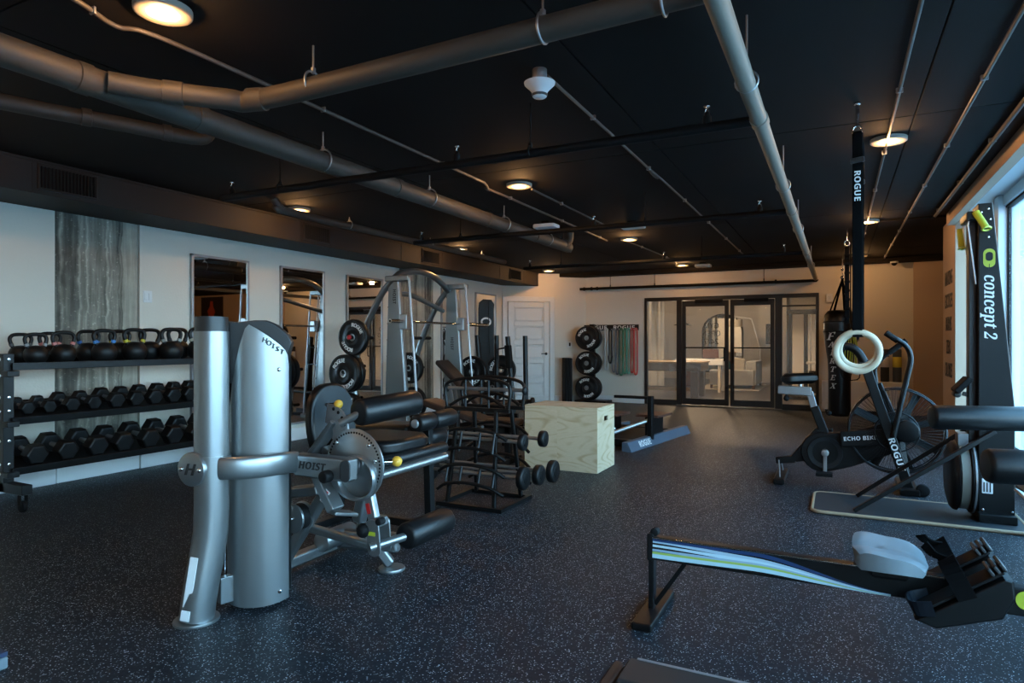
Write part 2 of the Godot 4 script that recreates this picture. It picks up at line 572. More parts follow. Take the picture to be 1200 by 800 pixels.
# ================= the room =================
func structure() -> void:
	var s := S()
	bb(s, -6.25, 1.56, -0.12, 0.0, -8.6, 3.3, 0.0)
	bb(s, -6.25, 4.8, -0.12, 0.0, -12.7, -8.6, 0.0)
	struct("floor", s, M.rubber, "black rubber gym floor with pale grey flecks", "floor")
	s = S()
	bb(s, -6.25, 1.6, 2.66, 2.8, -8.6, 3.3, 0.0)
	bb(s, -6.25, 4.8, 2.66, 2.8, -13.2, -8.6, 0.0)
	var ce := struct("ceiling", s, M.ceiling, "flat black painted ceiling of wide slabs", "ceiling")
	var zs := [3.3, 0.6, -1.45, -4.65, -7.9, -11.1, -12.75]
	var xs := [-5.45, -3.3, -1.15, 0.42, 4.7]
	for i in zs.size() - 1:
		for j in xs.size() - 1:
			s = S()
			if j == 3 and zs[i + 1] > -8.4:
				bb(s, xs[j] + 0.003, 1.06, 2.62, 2.66, zs[i] - 0.003, zs[i + 1] + 0.003, 0.004)
				obj("ceiling_panel", s, M.ceiling, ce)
				continue
			if j == 3 and zs[i] > -8.4:
				bb(s, xs[j] + 0.003, 1.06, 2.62, 2.66, zs[i] - 0.003, -8.46, 0.004)
				bb(s, xs[j] + 0.003, 4.7, 2.62, 2.66, -8.6, zs[i + 1] + 0.003, 0.004)
				obj("ceiling_panel", s, M.ceiling, ce)
				continue
			bb(s, xs[j] + 0.003, xs[j + 1] - 0.003, 2.62, 2.66, zs[i] - 0.003, zs[i + 1] + 0.003, 0.004)
			obj("ceiling_panel", s, M.ceiling, ce)
	# left wall with two bare concrete columns let into it
	s = S()
	bb(s, -6.25, -6.05, 0, 2.66, 3.3, -3.19, 0.0)
	bb(s, -6.25, -6.05, 0, 2.66, -3.95, -8.1, 0.0)
	bb(s, -6.25, -6.05, 0, 2.66, -9.04, -11.75, 0.0)
	struct("wall_left", s, M.wall, "off-white painted long wall behind the dumbbell rack and mirrors", "wall")
	var cl := [[-3.2, -3.94, "bare concrete column in the white wall behind the dumbbell rack"], [-8.1, -9.04, "bare concrete column in the white wall behind the curved silver lifting frame"]]
	for c in cl:
		s = S()
		bb(s, -6.30, -6.063, 0, 2.66, c[0], c[1], 0.004)
		struct("column", s, M.concrete, c[2], "column")
	s = S()
	bb(s, -6.05, -6.03, 0, 0.15, 3.2, -3.19, 0.003)
	bb(s, -6.062, -6.04, 0, 0.15, -3.2, -3.94, 0.003)
	bb(s, -6.05, -6.03, 0, 0.15, -3.95, -11.5, 0.003)
	struct("baseboard_left", s, M.trim, "white baseboard along the long left wall", "baseboard")
	# soffit box along the left wall
	s = S()
	bb(s, -6.05, -5.46, 2.36, 2.66, 3.3, -12.25, 0.004)
	bb(s, -5.465, -5.45, 2.60, 2.62, 3.3, -12.25, 0.002)
	for z in [-2.72, -5.45, -5.95, -7.35, -8.4, -10.3, -11.3]:
		bb(s, -5.463, -5.456, 2.36, 2.60, z, z - 0.012, 0.0)
	struct("trim_1", s, M.soffit, "dark brown boxed soffit running along the left wall under the ceiling", "soffit")
	# slanted wall with the white door
	var p0 := Vector3(-6.05, 0, -11.5)
	var p1 := Vector3(-5.15, 0, -12.2)
	var p2 := Vector3(-4.68, 0, -12.6)
	var d := (p1 - p0).normalized()
	var nrm := d.cross(Vector3.UP) * -1.0
	if nrm.z < 0: nrm = -nrm
	s = S()
	var L := p0.distance_to(p2) + 0.05
	var fb := frame(nrm)
	box(s, (p0 + p2) / 2 + Vector3(0, 1.33, 0) - nrm * 0.06, Vector3(L + 0.2, 2.66, 0.12), 0.0, fb)
	struct("wall_corner", s, M.wall, "slanted white wall holding the panelled door", "wall")
	var dc := p0 + d * 0.55
	s = S()
	box(s, dc + Vector3(0, 1.015, 0) + nrm * 0.008, Vector3(0.86, 2.03, 0.03), 0.003, fb)
	var dr := struct("door_1", s, M.trim, "white five-panel door with a black lever handle", "door")
	for i in 5:
		s = S()
		var py := 0.27 + i * 0.375
		var c0 := dc + Vector3(0, py, 0) + nrm * 0.022
		prism(s, rrect(0.56, 0.235, 0.004, 1), 0.016, Transform3D(fb, c0), 0.012)
		obj("panel", s, M.trim, dr)
	for i in 6:
		s = S()
		var hh := 0.11 if i > 0 and i < 5 else 0.13
		box(s, dc + Vector3(0, 0.0825 + i * 0.375 + (0.01 if i == 5 else 0.0), 0) + nrm * 0.033, Vector3(0.62, hh - 0.02, 0.022), 0.007, fb)
		obj("rail", s, M.trim, dr)
	for q in [-0.368, 0.368]:
		s = S()
		box(s, dc + fb * Vector3(q, 1.015, 0.033), Vector3(0.118, 2.03, 0.022), 0.007, fb)
		obj("stile", s, M.trim, dr)
	s = S()
	rod(s, dc + fb * Vector3(0.36, 0.98, 0.04), dc + fb * Vector3(0.36, 0.98, 0.085), 0.012)
	bar(s, dc + fb * Vector3(0.37, 0.98, 0.085), dc + fb * Vector3(0.25, 0.98, 0.085), 0.016, 0.018)
	cyl(s, dc + fb * Vector3(0.36, 0.98, 0.042), dc + fb * Vector3(0.36, 0.98, 0.05), 0.028)
	obj("handle", s, M.matte_black, dr)
	s = S()
	box(s, dc + fb * Vector3(-0.49, 1.07, 0.01), Vector3(0.10, 2.14, 0.05), 0.006, fb)
	box(s, dc + fb * Vector3(0.49, 1.07, 0.01), Vector3(0.10, 2.14, 0.05), 0.006, fb)
	box(s, dc + fb * Vector3(0, 2.09, 0.01), Vector3(1.08, 0.10, 0.052), 0.006, fb)
	struct("trim_2", s, M.trim, "white casing around the panelled door", "door trim")
	s = S()
	box(s, dc + fb * Vector3(0.98 - 0.1, 0.06, 0.01), Vector3(0.66, 0.12, 0.03), 0.004, fb)
	struct("baseboard_corner", s, M.trim, "short white baseboard to the right of the panelled door", "baseboard")
	# far wall around the glass doors
	s = S()
	bb(s, -4.75, -3.42, 0, 2.66, -12.72, -12.6, 0.0)
	bb(s, -3.42, -0.30, 2.09, 2.66, -12.72, -12.6, 0.0)
	bb(s, -0.30, 1.12, 0, 2.66, -12.72, -12.6, 0.0)
	struct("wall_back", s, M.wall, "far white wall around the black glass doors", "wall")
	s = S()
	bb(s, 1.12, 4.8, 0, 2.66, -12.72, -12.57, 0.0)
	struct("wall_recess", s, M.tan, "beige far wall beyond the lettered pier", "wall")
	s = S()
	bb(s, -4.68, -3.42, 0, 0.13, -12.6, -12.58, 0.003)
	bb(s, -0.30, 1.12, 0, 0.13, -12.6, -12.58, 0.003)
	struct("baseboard_back", s, M.trim, "white baseboard along the far wall", "baseboard")
	s = S()
	bb(s, -5.5, 4.8, 2.55, 2.62, -12.25, -12.6, 0.004)
	struct("trim_3", s, M.ceiling, "black ceiling edge strip above the far wall", "trim")
	# recess on the right, beyond the pier
	s = S()
	bb(s, 4.6, 4.8, 0, 2.66, -8.4, -12.6, 0.0)
	struct("wall_right", s, M.tan, "beige side wall of the recess past the pier", "wall")
	s = S()
	bb(s, 1.5, 4.8, -0.1, 2.8, -8.45, -8.6, 0.0)
	struct("wall_outer", s, M.window_frame, "white outer wall panel seen through the far window", "wall")
	s = S()
	bb(s, 1.14, 1.52, 0, 2.66, -8.45, -9.35, 0.003)
	var pier := struct("pillar", s, M.tan, "beige pier with a motto in dark capital letters facing the room", "pillar")
	s = S()
	var lines := ["MAKING", "EXCUSES", "BURNS", "ZERO", "CALORIES"]
	for i in 5:
		words(s, lines[i], 0.16, Transform3D(frame(Vector3(-1, 0, 0)), Vector3(1.138, 1.96 - i * 0.265, -8.9)), 0.002, 0.62 if i != 4 else 0.52)
	obj("lettering", s, M.dark_print, pier)
	# behind the camera
	s = S()
	bb(s, -6.25, 1.6, 0, 2.66, 3.2, 3.35, 0.0)
	struct("wall_front", s, M.wall, "off-white wall behind the viewpoint", "wall")

func window_wall() -> void:
	var s := S()
	bb(s, 1.06, 1.14, 2.50, 2.66, 3.3, -8.45, 0.003)
	struct("trim_4", s, M.tan, "beige bulkhead edge above the tall windows", "trim")
	s = S()
	bb(s, 1.14, 1.6, 2.60, 2.66, 3.3, -8.45, 0.0)
	struct("trim_5", s, M.window_frame, "white window head along the tall windows", "trim")
	s = S()
	bb(s, 1.36, 1.56, 0, 0.16, 3.3, -8.45, 0.004)
	struct("wall_sill", s, M.window_frame, "low white sill under the tall windows", "sill")
	s = S()
	bb(s, 1.36, 1.56, 0, 2.66, 3.3, 2.76, 0.004)
	struct("wall_jamb", s, M.window_frame, "white wall strip beside the first tall window, behind the viewpoint", "wall")
	var zz := 2.76
	var i := 1
	while zz > -8.3:
		var z1: float = max(zz - 1.46, -8.45)
		s = S()
		var fz := zz
		bb(s, 1.34, 1.54, 0.16, 2.60, fz, fz - 0.16, 0.006)
		bb(s, 1.38, 1.50, 2.50, 2.60, fz - 0.16, z1, 0.004)
		bb(s, 1.38, 1.50, 0.16, 0.24, fz - 0.16, z1, 0.004)
		var w := struct("window_%d" % i, s, M.window_frame, "tall white-framed window, %s from the far pier" % ORD[max(0, 7 - i)], "window")
		s = S()
		bb(s, 1.412, 1.442, 0.24, 2.50, fz - 0.16, fz - 0.185, 0.002)
		bb(s, 1.412, 1.442, 0.24, 2.50, z1, z1 + 0.025, 0.002)
		bb(s, 1.40, 1.46, 2.48, 2.50, fz - 0.16, z1, 0.002)
		bb(s, 1.40, 1.46, 0.24, 0.26, fz - 0.16, z1, 0.002)
		obj("gasket", s, M.matte_black, w)
		s = S()
		bb(s, 1.425, 1.431, 0.26, 2.48, fz - 0.185, z1 + 0.025, 0.0)
		obj("pane", s, M.glass, w)
		zz = z1
		i += 1
	s = S()
	bb(s, 1.6, 60, -0.2, -0.1, 40, -8.6, 0.0)
	struct("ground", s, M.pavement, "pale pavement outside the windows", "pavement")

# ================= ceiling services =================
func collar(pr: Node3D, at: Vector3, dir: Vector3, r: float, w: float, m: Material, called := "coupling") -> void:
	var s := S()
	var d := dir.normalized()
	lathe(s, [Vector2(r, 0), Vector2(r + 0.006, 0.003), Vector2(r + 0.006, w - 0.003), Vector2(r, w)], at - d * w / 2, d, 18)
	obj(called, s, m, pr)

func hanger(pr: Node3D, at: Vector3, dir: Vector3, r: float, m: Material = null) -> void:
	var s := S()
	var d := dir.normalized()
	var f := frame(d)
	var pts := []
	for k in 18:
		var a := TAU * k / 18.0
		pts.append(at + f.x * cos(a) * (r + 0.005) + f.y * (sin(a) * (r + 0.005) + 0.012))
	tube(s, pts, 0.006, 6, true)
	var top := at + Vector3(0, r + 0.01, 0)
	rod(s, top, Vector3(at.x, 2.62, at.z), 0.005, 6)
	box(s, top + Vector3(0, 0.012, 0), Vector3(0.02, 0.03, 0.02), 0.004)
	obj("hanger", s, M.steel if m == null else m, pr)

func ceiling_services() -> void:
	# downlights
	var ring := S()
	lathe(ring, [Vector2(0.060, 0.0), Vector2(0.064, -0.012), Vector2(0.104, -0.014), Vector2(0.112, -0.010), Vector2(0.113, 0.012), Vector2(0.06, 0.014)], Vector3.ZERO, Vector3.UP, 32)
	var lens_st := S()
	lathe(lens_st, [Vector2(0, -0.010), Vector2(0.050, -0.009), Vector2(0.061, -0.006), Vector2(0.061, 0.008), Vector2(0.0, 0.008)], Vector3.ZERO, Vector3.UP, 28)
	var rm := ring.commit()
	var lm := lens_st.commit()
	var where := [
		[-2.51, -1.74, "large round downlight near the big wye pipe, nearest of all"], [-2.51, -5.10, "round downlight beside the bent conduit above the wooden box"],
		[-2.51, -8.45, "round downlight between the white ceiling boxes and the door wall"], [-2.51, -11.75, "small round downlight close above the far wall, left of the doors"],
		[0.31, -5.10, "bright round downlight beside the ring straps"], [0.31, -8.45, "round downlight behind the ring straps, second in its row"],
		[0.31, -11.75, "small round downlight above the punching bag"], [-5.02, -8.2, "round downlight by the soffit above the curved silver frame"],
		[-5.02, -11.5, "round downlight at the end of the soffit above the panelled door"], [-5.02, -5.0, "round downlight by the soffit hidden behind the black branch pipe"],
		[-5.02, -1.7, "round downlight by the soffit above the dumbbell rack"], [-2.51, 1.6, "round downlight behind the viewpoint, middle row"],
		[0.31, -1.74, "round downlight overhead on the window side"], [0.31, 1.6, "round downlight behind the viewpoint, window side"], [-5.02, 1.6, "round downlight behind the viewpoint by the soffit"], [3.2, -10.4, "round downlight inside the recess past the lettered pier"]]
	for w in where:
		var t := thing("downlight", w[2], "ceiling light", Vector3(w[0], 2.606, w[1]), "round warm ceiling downlights", false)
		share("trim_ring", rm, M.fitting, t, Vector3.ZERO)
		share("lens", lm, M.lens, t, Vector3.ZERO)
		var l := OmniLight3D.new()
		l.name = "lamp"
		t.add_child(l)
		l.position = Vector3(0, -0.022, 0)
		l.light_color = Color(1.0, 0.75, 0.49)
		l.light_energy = LAMP_ENERGY
		l.light_size = 0.05
		l.omni_range = 20.0
		l.omni_attenuation = 2.0
		l.shadow_enabled = true
	# the big drain pipe with its wye
	var t := thing("drain_pipe", "thick taupe drain pipe running the length of the ceiling with hanger rings", "pipe", Vector3(-3.05, 2.62, -3.0))
	var s := S()
	tube(s, smooth([Vector3(-3.05, 2.42, 3.1), Vector3(-3.05, 2.42, -2.0), Vector3(-3.05, 2.42, -7.2), Vector3(-3.04, 2.43, -7.42), Vector3(-3.02, 2.5, -7.52), Vector3(-3.02, 2.62, -7.54)], 4), 0.066, 18)
	obj("pipe", s, M.pipe, t)
	for z in [-0.6, -1.72, -2.32, -4.05, -5.5, -6.6]: collar(t, Vector3(-3.05, 2.42, z), Vector3(0, 0, 1), 0.066, 0.07, M.pipe)
	for z in [-3.25, -4.5, -5.85, -6.95]: hanger(t, Vector3(-3.05, 2.42, z), Vector3(0, 0, 1), 0.068)
	t = thing("branch_drain_pipe", "taupe branch drain pipe crossing the ceiling from the wye to the right", "pipe", Vector3(-1.5, 2.62, -2.28))
	s = S()
	tube(s, smooth([Vector3(-2.99, 2.42, -1.80), Vector3(-2.9, 2.42, -1.95), Vector3(-2.68, 2.42, -2.19), Vector3(-2.52, 2.42, -2.27), Vector3(-1.5, 2.43, -2.28), Vector3(-0.1, 2.462, -2.30), Vector3(1.02, 2.48, -2.30)], 5), 0.05, 18)
	obj("pipe", s, M.pipe, t)
	collar(t, Vector3(-2.84, 2.42, -2.02), Vector3(0.2, 0, -0.22), 0.05, 0.09, M.pipe)
	collar(t, Vector3(-2.55, 2.42, -2.262), Vector3(1, 0, -0.3), 0.05, 0.09, M.pipe)
	for x in [-2.2, -1.02, -0.55]: hanger(t, Vector3(x, 2.43, -2.28), Vector3(1, 0, 0), 0.05)
	for x in [-0.12, -0.04, 0.09]: collar(t, Vector3(x, 2.463, -2.30), Vector3(1, 0, 0), 0.05, 0.05, M.pipe)
	t = thing("slanting_drain_pipe", "dim taupe pipe slanting along the ceiling above the soffit vent", "pipe", Vector3(-3.6, 2.62, -2.2))
	s = S()
	tube(s, smooth([Vector3(-4.25, 2.46, -0.4), Vector3(-3.83, 2.46, -1.76), Vector3(-3.62, 2.46, -2.25), Vector3(-3.48, 2.46, -2.6), Vector3(-3.44, 2.50, -2.68), Vector3(-3.44, 2.60, -2.69)], 4), 0.042, 14)
	obj("pipe", s, M.pipe, t)
	collar(t, Vector3(-3.68, 2.46, -2.1), Vector3(0.3, 0, -0.7), 0.042, 0.05, M.pipe)
	collar(t, Vector3(-3.53, 2.46, -2.47), Vector3(0.3, 0, -0.7), 0.042, 0.05, M.pipe)
	t = thing("corner_pipe", "thin dark pipe running high beside the soffit above the mirrors", "pipe", Vector3(-4.86, 2.62, -6.0))
	s = S()
	tube(s, smooth([Vector3(-4.9, 2.62, -4.55), Vector3(-4.88, 2.54, -4.62), Vector3(-4.88, 2.52, -4.8), Vector3(-4.86, 2.52, -7.4), Vector3(-4.84, 2.52, -9.3)], 4), 0.04, 12)
	obj("pipe", s, M.pipe, t)
	for z in [-5.6, -7.2, -8.6]: hanger(t, Vector3(-4.87, 2.52, z), Vector3(0, 0, 1), 0.04)
	# pale sprinkler main on the right
	t = thing("sprinkler_main", "pale grey sprinkler main pipe running straight to the far wall", "pipe", Vector3(-0.37, 2.62, -7.0))
	s = S()
	rod(s, Vector3(-0.347, 2.325, -1.2), Vector3(-0.347, 2.325, -12.35), 0.038, 16)
	obj("pipe", s, M.pipe_pale, t)
	for z in [-3.40, -5.90, -8.7]: collar(t, Vector3(-0.347, 2.325, z), Vector3(0, 0, 1), 0.038, 0.09, M.pipe_pale)
	for z in [-2.9, -4.95, -6.9, -10.3]: hanger(t, Vector3(-0.347, 2.325, z), Vector3(0, 0, 1), 0.04)
	# black branch lines with heads
	var names := ["nearest black sprinkler branch pipe crossing under the ceiling", "middle black sprinkler branch pipe crossing under the ceiling", "farthest black sprinkler branch pipe crossing under the ceiling"]
	var zb := [-3.40, -5.90, -8.7]
	for i in 3:
		var z: float = zb[i]
		t = thing("sprinkler_branch", names[i], "pipe", Vector3(-2.4, 2.62, z), "black sprinkler branch pipes")
		s = S()
		rod(s, Vector3(-4.2, 2.325, z), Vector3(-0.347, 2.325, z), 0.026, 12)
		obj("pipe", s, M.matte_black, t)
		for x in [-3.6, -1.6]: hanger(t, Vector3(x, 2.325, z), Vector3(1, 0, 0), 0.026, M.matte_black)
		for x in [-4.1, -2.1, -0.60]:
			s = S()
			cyl(s, Vector3(x, 2.325, z), Vector3(x, 2.385, z), 0.022, 0.003, 10)
			cyl(s, Vector3(x, 2.385, z), Vector3(x, 2.405, z), 0.014, 0.002, 8)
			var h := obj("sprinkler_head", s, M.matte_black, t)
			s = S()
			rod(s, Vector3(x - 0.012, 2.40, z), Vector3(x, 2.435, z), 0.003, 5)
			rod(s, Vector3(x + 0.012, 2.40, z), Vector3(x, 2.435, z), 0.003, 5)
			cyl(s, Vector3(x, 2.433, z), Vector3(x, 2.438, z), 0.017, 0.001, 10)
			obj("deflector", s, M.chrome, h)
	t = thing("black_wall_pipe", "black pipe with flanges running across the top of the far wall", "pipe", Vector3(-2.5, 2.31, -12.6))
	s = S()
	rod(s, Vector3(-4.75, 2.31, -12.5), Vector3(-0.33, 2.30, -12.5), 0.026, 12)
	tube(s, smooth([Vector3(-0.347, 2.325, -12.3), Vector3(-0.345, 2.32, -12.46), Vector3(-0.33, 2.30, -12.5)], 3), 0.03, 10)
	obj("pipe", s, M.matte_black, t)
	for x in [-4.66, -4.5, -4.38, -1.0]: collar(t, Vector3(x, 2.31, -12.5), Vector3(1, 0, 0), 0.030, 0.035, M.matte_black, "flange")
	for x in [-4.1, -3.2, -1.2]: hanger(t, Vector3(x, 2.31, -12.5), Vector3(1, 0, 0), 0.026, M.matte_black)
	# conduits
	var cd := [
		["conduit", "thin bent conduit starting beside the nearest downlight", [Vector3(-2.62, 2.6, -0.9), Vector3(-2.72, 2.6, -1.48), Vector3(-2.80, 2.6, -1.72), Vector3(-2.73, 2.6, -1.86), Vector3(-2.72, 2.6, -2.57), Vector3(-2.72, 2.6, -4.6), Vector3(-2.74, 2.6, -4.9), Vector3(-2.82, 2.6, -5.12), Vector3(-2.80, 2.6, -5.3), Vector3(-2.8, 2.6, -8.4)], 0.011],
		["conduit", "thin conduit leaving the white smoke detector", [Vector3(-1.34, 2.6, -3.05), Vector3(-1.34, 2.6, -5.2), Vector3(-1.36, 2.6, -5.3), Vector3(-1.33, 2.6, -5.45), Vector3(-1.33, 2.6, -10.8)], 0.010],
		["conduit", "short thin conduit beyond the second downlight", [Vector3(-2.46, 2.6, -5.25), Vector3(-2.45, 2.6, -7.4)], 0.009],
		["conduit", "thin conduit running through the downlights on the window side", [Vector3(0.30, 2.6, 3.1), Vector3(0.30, 2.6, -12.2)], 0.010],
		["conduit", "pale conduit between the window-side downlights and the windows", [Vector3(0.68, 2.6, 3.1), Vector3(0.68, 2.6, -12.2)], 0.011],
		["conduit", "conduit nearest to the window bulkhead", [Vector3(0.94, 2.59, 3.1), Vector3(0.94, 2.59, -8.3)], 0.016],
		["conduit", "thin bent conduit reaching the far downlight row", [Vector3(-2.62, 2.6, -8.5), Vector3(-2.56, 2.6, -8.7), Vector3(-2.48, 2.6, -10.8), Vector3(-2.55, 2.6, -11.5)], 0.009]]
	for c in cd:
		var p: Array = c[2]
		t = thing(c[0], c[1], "conduit", Vector3(p[0].x, 2.62, p[0].z), "thin ceiling conduits")
		s = S()
		tube(s, smooth(p, 4) if p.size() > 2 else p, c[3], 8)
		obj("pipe", s, M.conduit, t)
		var z: float = p[0].z - 0.7
		while z > p[p.size() - 1].z + 0.2:
			var x: float = p[p.size() - 1].x
			for q in p.size() - 1:
				if p[q].z >= z and p[q + 1].z <= z:
					x = lerpf(p[q].x, p[q + 1].x, (z - p[q].z) / (p[q + 1].z - p[q].z))
			s = S()
			box(s, Vector3(x, 2.603, z), Vector3(c[3] * 2 + 0.014, 0.030, 0.012), 0.003)
			obj("clip", s, M.steel, t)
			z -= 1.3
	# soffit vents
	var vz := [[-2.76, -3.19, "dark louvred vent in the soffit, nearest, above the concrete column"], [-5.5, -5.92, "dark louvred vent in the soffit above the second mirror"], [-7.85, -8.30, "dark louvred vent in the soffit above the curved silver frame"], [-10.7, -11.15, "dark louvred vent in the soffit, farthest, by the panelled door"]]
	for v in vz:
		t = thing("air_vent", v[2], "vent", Vector3(-5.46, 2.40, (v[0] + v[1]) / 2), "soffit vents")
		s = S()
		for q in [[2.575, 2.595], [2.395, 2.41]]: bb(s, -5.458, -5.440, q[0], q[1], v[0], v[1], 0.003)
		for z in [v[0], v[1]]: bb(s, -5.458, -5.440, 2.395, 2.595, z - 0.008, z + 0.008, 0.003)
		obj("frame", s, M.soffit, t)
		s = S()
		bb(s, -5.459, -5.454, 2.40, 2.59, v[0], v[1], 0.0)
		obj("backing", s, mat(Color(0.02, 0.02, 0.02), 0.9), t)
		for k in 16:
			s = S()
			box(s, Vector3(-5.449, 2.493, lerpf(v[0] - 0.02, v[1] + 0.02, k / 15.0)), Vector3(0.014, 0.165, 0.005), 0.001, Basis(Vector3.UP, 0.5))
			obj("slat", s, M.matte_black, t)
	# smoke detector and white boxes
	t = thing("smoke_detector", "white round smoke detector hanging from the ceiling near the branch drain pipe", "smoke detector", Vector3(-1.36, 2.55, -3.0))
	s = S()
	lathe(s, [Vector2(0, -0.075), Vector2(0.03, -0.075), Vector2(0.036, -0.07), Vector2(0.042, -0.045), Vector2(0.055, -0.03), Vector2(0.078, -0.008), Vector2(0.08, 0.0), Vector2(0.045, 0.006), Vector2(0, 0.006)], Vector3(-1.36, 2.55, -3.0), Vector3.UP, 28)
	obj("body", s, M.white, t)
	s = S()
	cyl(s, Vector3(-1.36, 2.555, -3.0), Vector3(-1.36, 2.62, -3.0), 0.038, 0.004)
	obj("base", s, M.aluminium, t)
	s = S()
	lathe(s, [Vector2(0.0375, -0.070), Vector2(0.041, -0.058)], Vector3(-1.36, 2.55, -3.0), Vector3.UP, 24)
	obj("sensing_slot", s, M.grey_plastic, t)
	for w in [[-3.02, -6.85, "flat white ceiling box left of the pair, beside the drain pipe"], [-2.12, -7.28, "flat white ceiling box, right of the pair in the middle of the ceiling"], [-2.12, -11.65, "small flat white ceiling box near the far downlight"]]:
		t = thing("ceiling_box", w[2], "sensor box", Vector3(w[0], 2.575, w[1]), "white ceiling boxes")
		s = S()
		prism(s, rrect(0.27, 0.20, 0.03), 0.045, Transform3D(Basis(Vector3.RIGHT, PI / 2), Vector3(w[0], 2.585, w[1])), 0.008)
		obj("cover", s, M.white, t)
		s = S()
		bb(s, w[0] - 0.05, w[0] + 0.05, 2.583, 2.622, w[1] - 0.05, w[1] + 0.05, 0.004)
		obj("mount", s, M.matte_black, t)
	t = thing("dome_camera", "small dark dome camera on the ceiling near the beige far wall", "camera", Vector3(0.83, 2.53, -12.35))
	s = S()
	cyl(s, Vector3(0.83, 2.525, -12.35), Vector3(0.83, 2.552, -12.35), 0.06, 0.005)
	obj("base", s, M.white, t)
	s = S()
	ball(s, Vector3(0.83, 2.525, -12.35), 0.045)
	obj("dome", s, M.matte_black, t)

